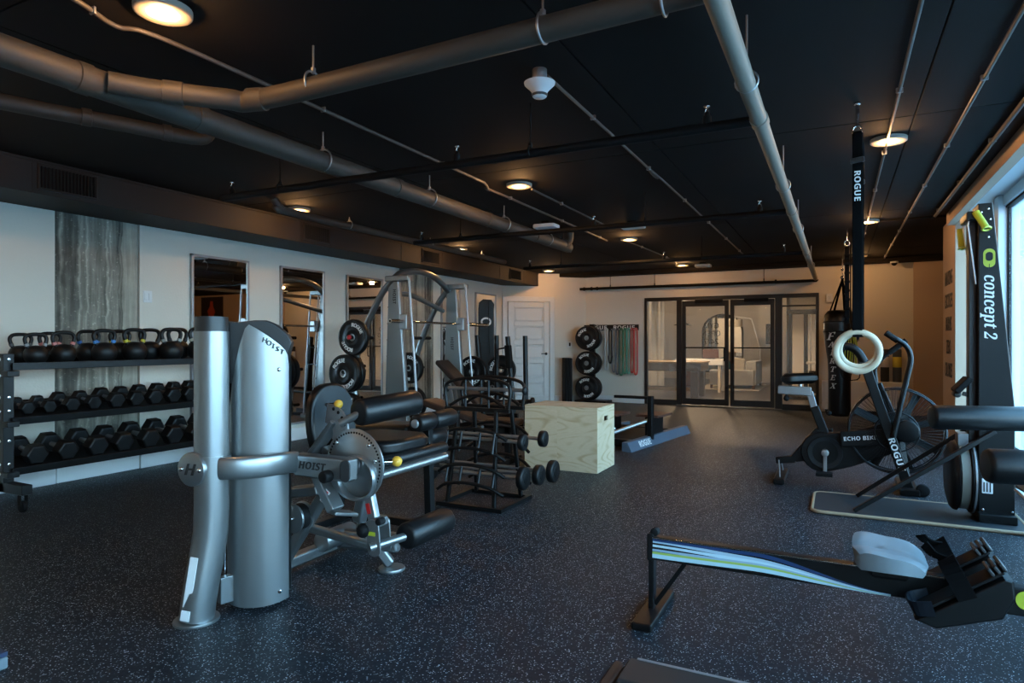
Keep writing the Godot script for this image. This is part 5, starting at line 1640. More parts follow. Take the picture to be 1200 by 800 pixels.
func barbell_rack() -> void:
	var t := thing("barbell_rack", "black A-frame rack of fixed barbells with hoop-shaped tiers in the middle of the floor", "rack", Vector3(-2.42, 0, -4.32))
	var s := S()
	bar(s, Vector3(-2.70, 0.015, -4.08), Vector3(-2.14, 0.015, -4.08), 0.04, 0.03); obj("base_bar", s, M.black, t)
	s = S(); bar(s, Vector3(-2.70, 0.015, -4.56), Vector3(-2.14, 0.015, -4.56), 0.04, 0.03); obj("base_bar", s, M.black, t)
	s = S(); bar(s, Vector3(-2.68, 0.015, -4.08), Vector3(-2.68, 0.015, -4.56), 0.04, 0.03); obj("base_bar", s, M.black, t)
	s = S(); bar(s, Vector3(-2.16, 0.015, -4.08), Vector3(-2.16, 0.015, -4.56), 0.04, 0.03); obj("base_bar", s, M.black, t)
	for q in [[-2.62, -4.10], [-2.22, -4.10], [-2.62, -4.54], [-2.22, -4.54]]:
		var top := Vector3(lerpf(q[0], -2.42, 0.18), 0.72, lerpf(q[1], -4.32, 0.45))
		s = S(); bar(s, Vector3(q[0], 0.02, q[1]), top, 0.028, 0.028, 0.004, Vector3(1, 0, 0)); obj("post", s, M.black, t)
	# top tray
	s = S()
	bar(s, Vector3(-2.70, 0.72, -4.20), Vector3(-2.14, 0.72, -4.20), 0.03, 0.03)
	bar(s, Vector3(-2.70, 0.72, -4.44), Vector3(-2.14, 0.72, -4.44), 0.03, 0.03)
	obj("top_bar", s, M.black, t)
	for z in [-4.20, -4.44]:
		s = S()
		tube(s, smooth([Vector3(-2.68, 0.72, z), Vector3(-2.70, 0.88, z), Vector3(-2.62, 0.935, z), Vector3(-2.42, 0.955, z), Vector3(-2.22, 0.935, z), Vector3(-2.14, 0.88, z), Vector3(-2.16, 0.72, z)], 4), 0.013, 8)
		obj("top_hoop", s, M.black, t)
		s = S()
		tube(s, smooth([Vector3(-2.66, 0.74, z), Vector3(-2.55, 0.80, z), Vector3(-2.42, 0.825, z), Vector3(-2.29, 0.80, z), Vector3(-2.18, 0.74, z)], 4), 0.012, 8)
		obj("hoop", s, M.black, t)
		for x in [-2.52, -2.32]:
			s = S(); rod(s, Vector3(x, 0.73, z), Vector3(x, 0.945, z), 0.009, 8); obj("strut", s, M.mesh_wire, t)
	for y in [[0.56, -4.15, -4.49], [0.42, -4.12, -4.52], [0.30, -4.11, -4.53], [0.17, -4.09, -4.55]]:
		for z in [y[1], y[2]]:
			s = S()
			tube(s, smooth([Vector3(-2.70, y[0] - 0.05, z), Vector3(-2.60, y[0] + 0.005, z + (0.03 if z > -4.3 else -0.03)), Vector3(-2.42, y[0] + 0.03, z + (0.05 if z > -4.3 else -0.05)), Vector3(-2.24, y[0] + 0.005, z + (0.03 if z > -4.3 else -0.03)), Vector3(-2.14, y[0] - 0.05, z)], 4), 0.013, 8)
			obj("hoop", s, M.black, t)
	for pr in [[0.17, 0.30], [0.42, 0.56]]:
		for x in [-2.62, -2.50, -2.34, -2.22]:
			s = S(); rod(s, Vector3(x, pr[0], -4.07), Vector3(x, pr[1], -4.11), 0.010, 8); obj("cradle", s, M.mesh_wire, t)
	# fixed barbells: bar along x with round heads
	var bl := [["small fixed barbell on the top hoops of the barbell rack", 0.865, -4.32, 0.66, 0.035, 0.03],
		["fixed barbell at the front of the upper tier of the barbell rack", 0.50, -4.20, 0.72, 0.060, 0.045],
		["fixed barbell at the back of the upper tier of the barbell rack", 0.50, -4.42, 0.84, 0.062, 0.05],
		["fixed barbell at the front of the lower tier of the barbell rack", 0.245, -4.18, 0.74, 0.085, 0.05],
		["fixed barbell in the middle of the lower tier of the barbell rack", 0.245, -4.335, 0.84, 0.075, 0.055],
		["fixed barbell at the back of the lower tier of the barbell rack", 0.245, -4.505, 0.92, 0.085, 0.055]]
	for b in bl:
		var o := thing("fixed_barbell", b[0], "barbell", Vector3(-2.42, b[1], b[2]), "fixed barbells on the rack")
		var L: float = b[3]
		s = S(); rod(s, Vector3(-2.42 - L / 2, b[1], b[2]), Vector3(-2.42 + L / 2, b[1], b[2]), 0.014, 10); obj("bar", s, M.steel, o)
		for q in [-1, 1]:
			s = S()
			var x0: float = -2.42 + q * L / 2
			cyl(s, Vector3(x0, b[1], b[2]), Vector3(x0 + q * b[5], b[1], b[2]), b[4], 0.012, 24)
			var hd := obj("head", s, M.iron, o)
			s = S(); cyl(s, Vector3(x0 + q * b[5], b[1], b[2]), Vector3(x0 + q * (b[5] + 0.004), b[1], b[2]), b[4] * 0.5, 0.002, 18); obj("end_cap", s, M.black, hd)

func plyo_box() -> void:
	var t := thing("plyometric_box", "large pale plywood jump box on the floor", "box", Vector3(-2.36, 0, -5.95))
	var x0 := -2.745
	var x1 := -1.995
	var z0 := -5.70
	var z1 := -6.21
	var h := 0.61
	var s := S(); bb(s, x0, x1, 0.0, h - 0.018, z0, z0 - 0.018, 0.002); obj("front_panel", s, M.ply, t)
	s = S(); bb(s, x0, x1, 0.0, h - 0.018, z1, z1 + 0.018, 0.002); obj("back_panel", s, M.ply, t)
	s = S(); bb(s, x0, x1, h - 0.018, h, z0, z1, 0.002); obj("top_panel", s, M.ply, t)
	s = S(); bb(s, x0, x0 + 0.018, 0.0, h - 0.018, z0 - 0.018, z1 + 0.018, 0.002); obj("side_panel", s, M.ply, t)
	s = S()
	var a := z0 - 0.018
	var b := z1 + 0.018
	bb(s, x1 - 0.018, x1, 0.0, 0.47, a, b, 0.002)
	bb(s, x1 - 0.018, x1, 0.515, h - 0.018, a, b, 0.002)
	bb(s, x1 - 0.018, x1, 0.47, 0.515, a, a - 0.18, 0.002)
	bb(s, x1 - 0.018, x1, 0.47, 0.515, b, b + 0.18, 0.002)
	obj("side_panel", s, M.ply, t, "side panel with a cut-out hand slot")

func squat_platform() -> void:
	var t := thing("squat_machine", "low steel belt-squat platform with brown foot plates behind the wooden box", "gym machine", Vector3(-2.3, 0, -7.9))
	var dz := Vector3(0.15, 0, -0.989).normalized()
	var dx := Vector3(-0.989, 0, -0.15).normalized()
	var o := Vector3(-2.04, 0, -6.97)
	var bs := Basis(dx, Vector3.UP, dx.cross(Vector3.UP))
	var P := func(a, y, b): return o + dx * a + dz * b + Vector3(0, y, 0)
	var s := S()
	# sloping side beams
	for q in [[0.0, 1.0], [1.0, -1.0]]:
		s = S()
		var poly := lens([0.0, 0.0, 0.12, 0.0, 0.12, 0.10, 0.05, 0.10])
		if q[1] < 0: poly = lens([0.0, 0.0, -0.12, 0.0, -0.12, 0.10, -0.05, 0.10])
		prism(s, poly, 1.85, Transform3D(Basis(dx, Vector3.UP, dz), P.call(q[0], 0.0, 0.0)), 0.004)
		var bm := obj("side_beam", s, mat(Color(0.30, 0.36, 0.42), 0.4), t)
		if q[1] > 0:
			s = S()
			var nn := (-dx + Vector3.UP * 0.5).normalized()
			words(s, "ROGUE", 0.07, Transform3D(frame(nn), P.call(0.026, 0.052, 0.42)), 0.003)
			obj("lettering", s, M.print, bm)
	s = S()
	box(s, P.call(0.5, 0.05, 0.30), Vector3(0.8, 0.08, 0.10), 0.006, bs); obj("front_crossbeam", s, M.black, t)
	s = S(); box(s, P.call(0.5, 0.05, 1.5), Vector3(0.8, 0.08, 0.10), 0.006, bs); obj("rear_crossbeam", s, M.black, t)
	s = S(); box(s, P.call(0.5, 0.055, 0.9), Vector3(0.76, 0.05, 1.2), 0.006, bs); obj("deck", s, M.matte_black, t)
	# foot stands
	for q in [[0.14, 0.95], [0.62, 0.75]]:
		s = S(); box(s, P.call(q[0], 0.18, q[1]), Vector3(0.10, 0.26, 0.34), 0.006, bs); var st := obj("foot_stand", s, M.black, t)
		s = S(); box(s, P.call(q[0], 0.325, q[1]), Vector3(0.30, 0.03, 0.44), 0.004, bs); obj("foot_plate", s, M.brown_wood, st)
	# lever post and bars
	s = S(); box(s, P.call(0.06, 0.30, 0.66), Vector3(0.06, 0.56, 0.07), 0.006, bs); obj("post", s, M.black, t)
	s = S(); bar(s, P.call(0.04, 0.555, 0.66), P.call(0.52, 0.555, 0.62), 0.04, 0.035); obj("lever_bar", s, M.black, t)
	s = S(); rod(s, P.call(0.36, 0.16, 0.28), P.call(0.06, 0.30, 0.72), 0.022, 12); obj("load_pin", s, M.steel, t)
	s = S()
	for q in [[0, 0], [0.03, 0.03], [-0.02, 0.05], [0.01, -0.04]]:
		ball(s, P.call(0.37 + q[0], 0.16 + q[1], 0.27), 0.02)
	tube(s, [P.call(0.37, 0.14, 0.26), P.call(0.36, 0.03, 0.25)], 0.010, 6)
	obj("chain", s, M.chrome, t)

# ================= far wall =================
func back_wall_things() -> void:
	var t := thing("plate_tree", "black upright plate tree standing against the far wall", "plate rack", Vector3(-4.45, 0, -12.3))
	var s := S(); bb(s, -4.50, -4.40, 0.0, 1.58, -12.36, -12.46, 0.005); obj("post", s, M.black, t)
	s = S(); bb(s, -4.70, -4.05, 0.0, 0.06, -12.05, -12.46, 0.006); obj("base", s, M.black, t)
	for y in [1.30, 0.80, 0.31]:
		s = S(); rod(s, Vector3(-4.45, y, -12.4), Vector3(-4.45, y, -12.0), 0.024, 12); obj("plate_peg", s, M.steel, t)
	var lv := [[1.30, "top", 0.7], [0.80, "middle", 0.35], [0.31, "bottom", 0.3]]
	for l in lv:
		plate("front bumper plate on the %s peg of the plate tree" % l[1], Vector3(-4.45, l[0], -12.06), Vector3(0, 0, 1), l[2], 1.06)
		plate("rear bumper plate on the %s peg of the plate tree" % l[1], Vector3(-4.43, l[0] - 0.01, -12.15), Vector3(0, 0, 1), l[2] + 0.5, 1.08)
		plate("rearmost bumper plate on the %s peg of the plate tree, against the post" % l[1], Vector3(-4.44, l[0] - 0.005, -12.24), Vector3(0, 0, 1), l[2] + 1.1, 1.06)
	t = thing("dark_mat", "folded black gym mat leaning upright between door and plate tree", "mat", Vector3(-4.8, 0, -12.3))
	for k in 3:
		s = S(); box(s, Vector3(-4.93 + k * 0.055, 0.45, -12.10), Vector3(0.05, 0.90, 0.34), 0.012, Basis(Vector3.UP, 0.55)); obj("fold", s, M.matte_black, t)
	# band rack and bands
	t = thing("band_rack", "black wall board with white lettering holding the exercise bands", "rack", Vector3(-4.1, 1.5, -12.6))
	s = S(); bb(s, -4.72, -3.54, 1.455, 1.57, -12.60, -12.575, 0.003); obj("board", s, M.black, t)
	s = S()
	for x in [-4.42, -3.84]: words(s, "ROGUE", 0.075, Transform3D(Basis(), Vector3(x, 1.512, -12.574)), 0.002, 1.3)
	obj("lettering", s, M.print, t)
	for k in 10:
		s = S(); rod(s, Vector3(-4.32 + k * 0.083, 1.46, -12.59), Vector3(-4.32 + k * 0.083, 1.475, -12.46), 0.007, 8); obj("peg", s, M.steel, t)
	var bands := [[-4.175, Color(0.75, 0.75, 0.74), 0.66, 0.024, "white braided"], [-4.095, Color(0.05, 0.05, 0.05), 0.80, 0.020, "black short"], [-4.02, Color(0.45, 0.46, 0.47), 0.62, 0.024, "pale grey"], [-3.945, Color(0.30, 0.30, 0.31), 0.58, 0.026, "charcoal grey"], [-3.87, Color(0.20, 0.36, 0.26), 0.56, 0.022, "dark green"], [-3.795, Color(0.25, 0.50, 0.40), 0.60, 0.024, "green"], [-3.72, Color(0.34, 0.58, 0.52), 0.60, 0.024, "mint green"], [-3.645, Color(0.62, 0.18, 0.17), 0.62, 0.017, "dark red"], [-3.57, Color(0.78, 0.36, 0.33), 0.58, 0.017, "light red"]]
	for b in bands:
		s = S()
		var x: float = b[0]
		var y: float = b[2]
		tube(s, smooth([Vector3(x - 0.012, 1.487, -12.48), Vector3(x - 0.028, 1.40, -12.48), Vector3(x - 0.030, 1.0, -12.485), Vector3(x - 0.034, y + 0.12, -12.48), Vector3(x - 0.018, y + 0.01, -12.48), Vector3(x + 0.018, y + 0.01, -12.48), Vector3(x + 0.034, y + 0.12, -12.48), Vector3(x + 0.030, 1.0, -12.485), Vector3(x + 0.028, 1.40, -12.48), Vector3(x + 0.012, 1.487, -12.48)], 4), 0.013, 6, true, 1.5, 0.5, Vector3(0, 0, 1))
		tag(obj("exercise_band", s, mat(b[1], 0.65)), "%s exercise band hanging from the lettered wall board" % b[4], "exercise band", "hanging exercise bands")
	# small wall fittings
	t = thing("thermostat", "small white thermostat with a dark screen right of the panelled door", "thermostat", Vector3(-4.95, 1.2, -12.38))
	var nrm := Vector3(0.61, 0, 0.79)
	s = S(); prism(s, rrect(0.10, 0.12, 0.012), 0.02, face(nrm, Vector3(-4.935, 1.17, -12.375)), 0.004); obj("case", s, M.white, t)
	s = S(); prism(s, rrect(0.035, 0.07, 0.004), 0.003, face(nrm, Vector3(-4.935, 1.17, -12.375) + nrm * 0.019), 0.0); obj("screen", s, M.matte_black, t)
	t = thing("light_switch", "white double wall switch beside the concrete column above the rack", "switch", Vector3(-6.05, 1.67, -4.03))
	s = S(); prism(s, rrect(0.09, 0.115, 0.006), 0.007, face(Vector3(1, 0, 0), Vector3(-6.051, 1.67, -4.03)), 0.002); obj("plate", s, M.white, t)
	for q in [-0.02, 0.02]:
		s = S(); bb(s, -6.045, -6.039, 1.635, 1.705, -4.03 + q - 0.014, -4.03 + q + 0.014, 0.002); obj("rocker", s, M.white, t)
	t = thing("alarm_strobe", "white fire alarm strobe on the far wall right of the glass front", "alarm", Vector3(-0.13, 1.99, -12.6))
	s = S(); prism(s, rrect(0.11, 0.15, 0.01), 0.045, face(Vector3(0, 0, 1), Vector3(-0.13, 1.99, -12.602)), 0.006); obj("case", s, M.white, t)
	s = S(); prism(s, rrect(0.05, 0.07, 0.01), 0.02, face(Vector3(0, 0, 1), Vector3(-0.13, 1.99, -12.56)), 0.005); obj("lens", s, M.glass, t)
	# low white heater under the bag
	t = thing("wall_heater", "low white heater cabinet along the far wall behind the air bike", "heater", Vector3(0.4, 0, -12.45))
	s = S(); bb(s, -0.25, 1.05, 0.06, 0.55, -12.58, -12.38, 0.008); obj("case", s, M.white, t)
	s = S(); bb(s, -0.20, 1.0, 0.0, 0.06, -12.56, -12.42, 0.004); obj("plinth", s, M.grey_plastic, t)
	for k in 14:
		s = S(); bb(s, -0.20 + k * 0.085, -0.14 + k * 0.085, 0.548, 0.556, -12.52, -12.42, 0.002); obj("grille_slat", s, M.trim, t)
	for q in [[0.70, "dark grey", Color(0.2, 0.22, 0.24), Color(0.85, 0.85, 0.84)], [0.88, "grey", Color(0.28, 0.31, 0.34), Color(0.80, 0.75, 0.25)]]:
		t = thing("rolled_mat", "%s rolled mat with a %s wrapper standing on the white heater" % [q[1], "white" if q[0] < 0.8 else "yellow"], "rolled mat", Vector3(q[0], 0.555, -12.48), "rolled mats on the heater")
		s = S(); cyl(s, Vector3(q[0], 0.556, -12.48), Vector3(q[0], 1.10, -12.48), 0.065, 0.008, 22); obj("roll", s, mat(q[2], 0.8), t)
		s = S(); lathe(s, [Vector2(0.0655, 0.0), Vector2(0.067, 0.002), Vector2(0.067, 0.17), Vector2(0.0655, 0.172)], Vector3(q[0], 0.80, -12.48), Vector3.UP, 22); obj("wrapper", s, mat(q[3], 0.6), t)
	# poster seen in the first mirror
	t = thing("poster", "dark poster with a red and orange figure on the beige recess wall", "poster", Vector3(3.95, 1.95, -12.57))
	s = S(); bb(s, 3.45, 4.35, 1.55, 2.5, -12.57, -12.545, 0.003); obj("sheet", s, mat(Color(0.12, 0.06, 0.05), 0.7), t)
	s = S()
	prism(s, lens([3.72, 1.65, 4.10, 1.65, 4.02, 1.95, 4.08, 2.1, 3.98, 2.22, 3.96, 2.38, 3.86, 2.38, 3.84, 2.22, 3.76, 2.08, 3.82, 1.95]), 0.003, Transform3D(Basis(), Vector3(0, 0, -12.546)))
	obj("figure_print", s, mat(Color(0.72, 0.26, 0.12), 0.7), t)

# ================= air bike =================
func air_bike() -> void:
	var z := -6.25
	var t := thing("air_bike", "black air bike with a large caged fan wheel near the windows", "exercise bike", Vector3(0.1, 0, z))
	var V := func(x, y, dz = 0.0): return Vector3(x, y, z + dz)
	var s := S()
	# saddle
	var sd := PackedVector2Array()
	for q in [[-0.155, 0.02], [-0.15, 0.06], [-0.12, 0.095], [-0.06, 0.10], [0.0, 0.07], [0.06, 0.04], [0.12, 0.028], [0.145, 0.015], [0.145, -0.015], [0.12, -0.028], [0.06, -0.04], [0.0, -0.07], [-0.06, -0.10], [-0.12, -0.095], [-0.15, -0.06], [-0.155, -0.02]]:
		sd.append(Vector2(q[0], q[1]))
	prism(s, sd, 0.095, Transform3D(Basis(Vector3(0, 0, 1), 0.05) * Basis(Vector3(1, 0, 0), -PI / 2), Vector3(-0.30, 0.855, z)), 0.035, true)
	obj("saddle", s, M.vinyl, t)
	s = S(); bar(s, V.call(-0.48, 0.80), V.call(-0.21, 0.79), 0.06, 0.075, 0.006); obj("seat_slider", s, M.aluminium, t)
	s = S(); rod(s, V.call(-0.30, 0.82), V.call(-0.30, 0.875), 0.016, 10); obj("saddle_clamp", s, M.steel, t)
	s = S(); ball(s, V.call(-0.41, 0.725, 0.02), 0.026); rod(s, V.call(-0.41, 0.74, 0.02), V.call(-0.41, 0.78, 0.01), 0.01, 8); obj("slider_knob", s, M.matte_black, t)
	s = S(); bar(s, V.call(-0.225, 0.79), V.call(-0.165, 0.56), 0.055, 0.04, 0.006, Vector3(0, 0, 1)); obj("seat_post", s, M.aluminium, t)
	s = S(); bar(s, V.call(-0.185, 0.66), V.call(-0.06, 0.30), 0.07, 0.075, 0.008, Vector3(0, 0, 1)); obj("seat_tube", s, M.black, t)
	s = S(); ball(s, V.call(-0.07, 0.61, 0.03), 0.022); obj("post_knob", s, M.matte_black, t)
	s = S(); bar(s, V.call(-0.15, 0.46), V.call(-0.36, 0.18), 0.06, 0.065, 0.008, Vector3(0, 0, 1)); bar(s, V.call(-0.34, 0.185), V.call(-0.50, 0.165), 0.06, 0.06, 0.008); bar(s, V.call(-0.34, 0.19), V.call(-0.08, 0.24), 0.06, 0.055, 0.008); obj("rear_frame", s, M.black, t)
	for dz in [0.18, -0.18]:
		s = S(); bar(s, V.call(-0.47, 0.17, dz * 0.3), V.call(-0.45, 0.03, dz), 0.03, 0.012, 0.003, Vector3(1, 0, 0)); obj("rear_leg", s, M.aluminium, t)
	s = S(); bb(s, -0.50, -0.41, 0.0, 0.05, z - 0.28, z + 0.28, 0.01); obj("rear_foot", s, M.black, t)
	# drive cover
	s = S()
	var dc := PackedVector2Array()
	for k in 13:
		var a := PI * 0.42 + PI * k / 12.0 * 1.1
		dc.append(Vector2(-0.12 + cos(a) * 0.175, 0.27 + sin(a) * 0.175))
	for q in [[0.10, 0.16], [0.46, 0.32], [0.56, 0.44], [0.56, 0.56], [0.46, 0.60], [0.22, 0.50], [0.05, 0.45]]: dc.append(Vector2(q[0], q[1]))
	prism(s, dc, 0.10, Transform3D(Basis(), Vector3(0, 0, z - 0.05)), 0.012, true)
	var cover := obj("drive_cover", s, M.black, t)
	s = S(); words(s, "ECHO BIKE", 0.032, Transform3D(Basis(Vector3(0, 0, 1), 0.12), Vector3(0.165, 0.419, z + 0.115)), 0.003, 1.1)
	obj("lettering", s, M.print, cover)
	s = S(); box(s, Vector3(0.22, 0.425, z + 0.10), Vector3(0.40, 0.13, 0.02), 0.006, Basis(Vector3(0, 0, 1), 0.12)); box(s, Vector3(0.36, 0.44, z + 0.07), Vector3(0.08, 0.10, 0.06), 0.004); obj("name_plate", s, M.black, cover)
	s = S(); lathe(s, [Vector2(0.10, 0.05), Vector2(0.135, 0.05), Vector2(0.14, 0.056), Vector2(0.135, 0.064), Vector2(0.10, 0.06)], Vector3(-0.10, 0.27, z), Vector3(0, 0, 1), 32); obj("chain_ring", s, M.mesh_wire, cover)
	s = S(); bar(s, V.call(-0.10, 0.27, 0.08), V.call(-0.10, 0.10, 0.085), 0.03, 0.016, 0.004, Vector3(0, 0, 1)); cyl(s, V.call(-0.10, 0.27, 0.04), V.call(-0.10, 0.27, 0.10), 0.03); var cr := obj("crank", s, M.steel, t)
	s = S(); bb(s, -0.17, -0.04, 0.085, 0.115, z + 0.10, z + 0.20, 0.006); obj("pedal", s, M.matte_black, cr)
	s = S(); bar(s, V.call(-0.10, 0.27, -0.08), V.call(-0.10, 0.44, -0.085), 0.03, 0.016, 0.004, Vector3(0, 0, 1)); var cr2 := obj("crank", s, M.steel, t)
	s = S(); bb(s, -0.17, -0.04, 0.425, 0.455, z - 0.20, z - 0.10, 0.006); obj("pedal", s, M.matte_black, cr2)
	# fan cage
	var fc := Vector3(0.43, 0.49, z)
	var R := 0.355
	for side in [1.0, -1.0]:
		s = S()
		for r in [[R, 0.05], [R * 0.97, 0.07], [R * 0.45, 0.125]]:
			var pts := []
			for k in 40:
				var a := TAU * k / 40.0
				pts.append(fc + Vector3(cos(a) * r[0], sin(a) * r[0], side * r[1]))
			tube(s, pts, 0.0055, 6, true)
		obj("cage_ring", s, M.mesh_wire, t)
		s = S()
		for k in 72:
			var a := TAU * k / 72.0
			var d0 := Vector3(cos(a), sin(a), 0)
			var d1 := Vector3(cos(a + 0.25), sin(a + 0.25), 0)
			tube(s, [fc + d0 * 0.09 + Vector3(0, 0, side * 0.13), fc + d1 * R * 0.6 + Vector3(0, 0, side * 0.115), fc + d1 * R * 0.97 + Vector3(0, 0, side * 0.07), fc + d1 * R + Vector3(0, 0, side * 0.05)], 0.0017, 4)
		var cg := obj("cage_wire", s, M.mesh_wire, t)
		cg.set_meta("kind", "stuff")
		s = S(); cyl(s, fc + Vector3(0.07, 0.01, side * 0.10), fc + Vector3(0.07, 0.01, side * 0.15), 0.09, 0.01, 24); obj("hub_cap", s, M.black, t)
	s = S()
	lathe(s, [Vector2(R, -0.05), Vector2(R + 0.004, -0.05), Vector2(R + 0.004, 0.05), Vector2(R, 0.05)], fc, Vector3(0, 0, 1), 48)
	obj("cage_band", s, M.mesh_wire, t)
	for k in 8:
		s = S()
		var a := TAU * k / 8.0 + 0.3
		var d := Vector3(cos(a), sin(a), 0)
		box(s, fc + d * 0.2, Vector3(0.27, 0.075, 0.004), 0.001, Basis(Vector3(0, 0, 1), a) * Basis(Vector3(1, 0, 0), 0.7))
		obj("fan_blade", s, M.grey_plastic, t)
	s = S(); cyl(s, fc + Vector3(0, 0, 0.10), fc - Vector3(0, 0, 0.10), 0.03); obj("axle", s, M.steel, t)
	# front stem with lettering, monitor arm
	s = S()
	tube(s, smooth([V.call(0.02, 1.19, 0.16), V.call(0.09, 1.185, 0.16), V.call(0.15, 1.14, 0.16), V.call(0.20, 1.05, 0.16)], 4), 0.034, 12)
	bar(s, V.call(0.19, 1.07, 0.16), V.call(0.51, 0.04, 0.16), 0.075, 0.05, 0.008, Vector3(0, 0, 1))
	var stem := obj("front_stem", s, M.black, t)
	s = S(); words(s, "ROGUE", 0.046, Transform3D(Basis(Vector3(0, 0, 1), -PI / 2 + 0.30), Vector3(0.425, 0.315, z + 0.186)), 0.003, 1.3); obj("lettering", s, M.print, stem)
	s = S(); box(s, V.call(0.02, 1.20, 0.12), Vector3(0.03, 0.12, 0.18), 0.006, Basis(Vector3(0, 0, 1), 0.4)); obj("monitor", s, M.matte_black, t)
	s = S(); bb(s, 0.44, 0.58, 0.0, 0.055, z - 0.26, z + 0.26, 0.01); obj("front_foot", s, M.black, t)
	s = S(); cyl(s, V.call(0.60, 0.05, 0.20), V.call(0.60, 0.05, 0.25), 0.048, 0.008); obj("transport_wheel", s, M.matte_black, t)
	s = S(); bar(s, V.call(0.50, 0.06, 0.10), V.call(0.46, 0.40, 0.04), 0.05, 0.05); obj("fork", s, M.black, t)
	# swing arms and grips
	s = S()
	tube(s, smooth([V.call(0.40, 0.46, 0.20), V.call(0.45, 0.72, 0.20), V.call(0.50, 0.97, 0.20), V.call(0.52, 1.10, 0.20), V.call(0.49, 1.19, 0.21), V.call(0.42, 1.25, 0.22)], 4), 0.03, 12, false, 0.7, 1.1, Vector3(0, 0, 1))
	obj("swing_arm", s, M.black, t)
	s = S(); rod(s, V.call(0.43, 1.235, 0.22), V.call(0.345, 1.30, 0.24), 0.024, 12); obj("grip", s, M.matte_black, t)
	s = S()
	tube(s, smooth([V.call(0.38, 0.46, -0.20), V.call(0.33, 0.70, -0.20), V.call(0.29, 0.93, -0.20), V.call(0.30, 1.02, -0.20), V.call(0.36, 1.10, -0.2), V.call(0.44, 1.17, -0.2)], 4), 0.016, 10)
	obj("swing_arm", s, M.black, t)
	s = S(); rod(s, V.call(0.39, 1.13, -0.20), V.call(0.52, 1.24, -0.18), 0.024, 12); obj("grip", s, M.matte_black, t)
	s = S(); bar(s, V.call(0.30, 0.88, 0.06), V.call(0.44, 0.52, 0.08), 0.05, 0.05); obj("brace", s, M.black, t)

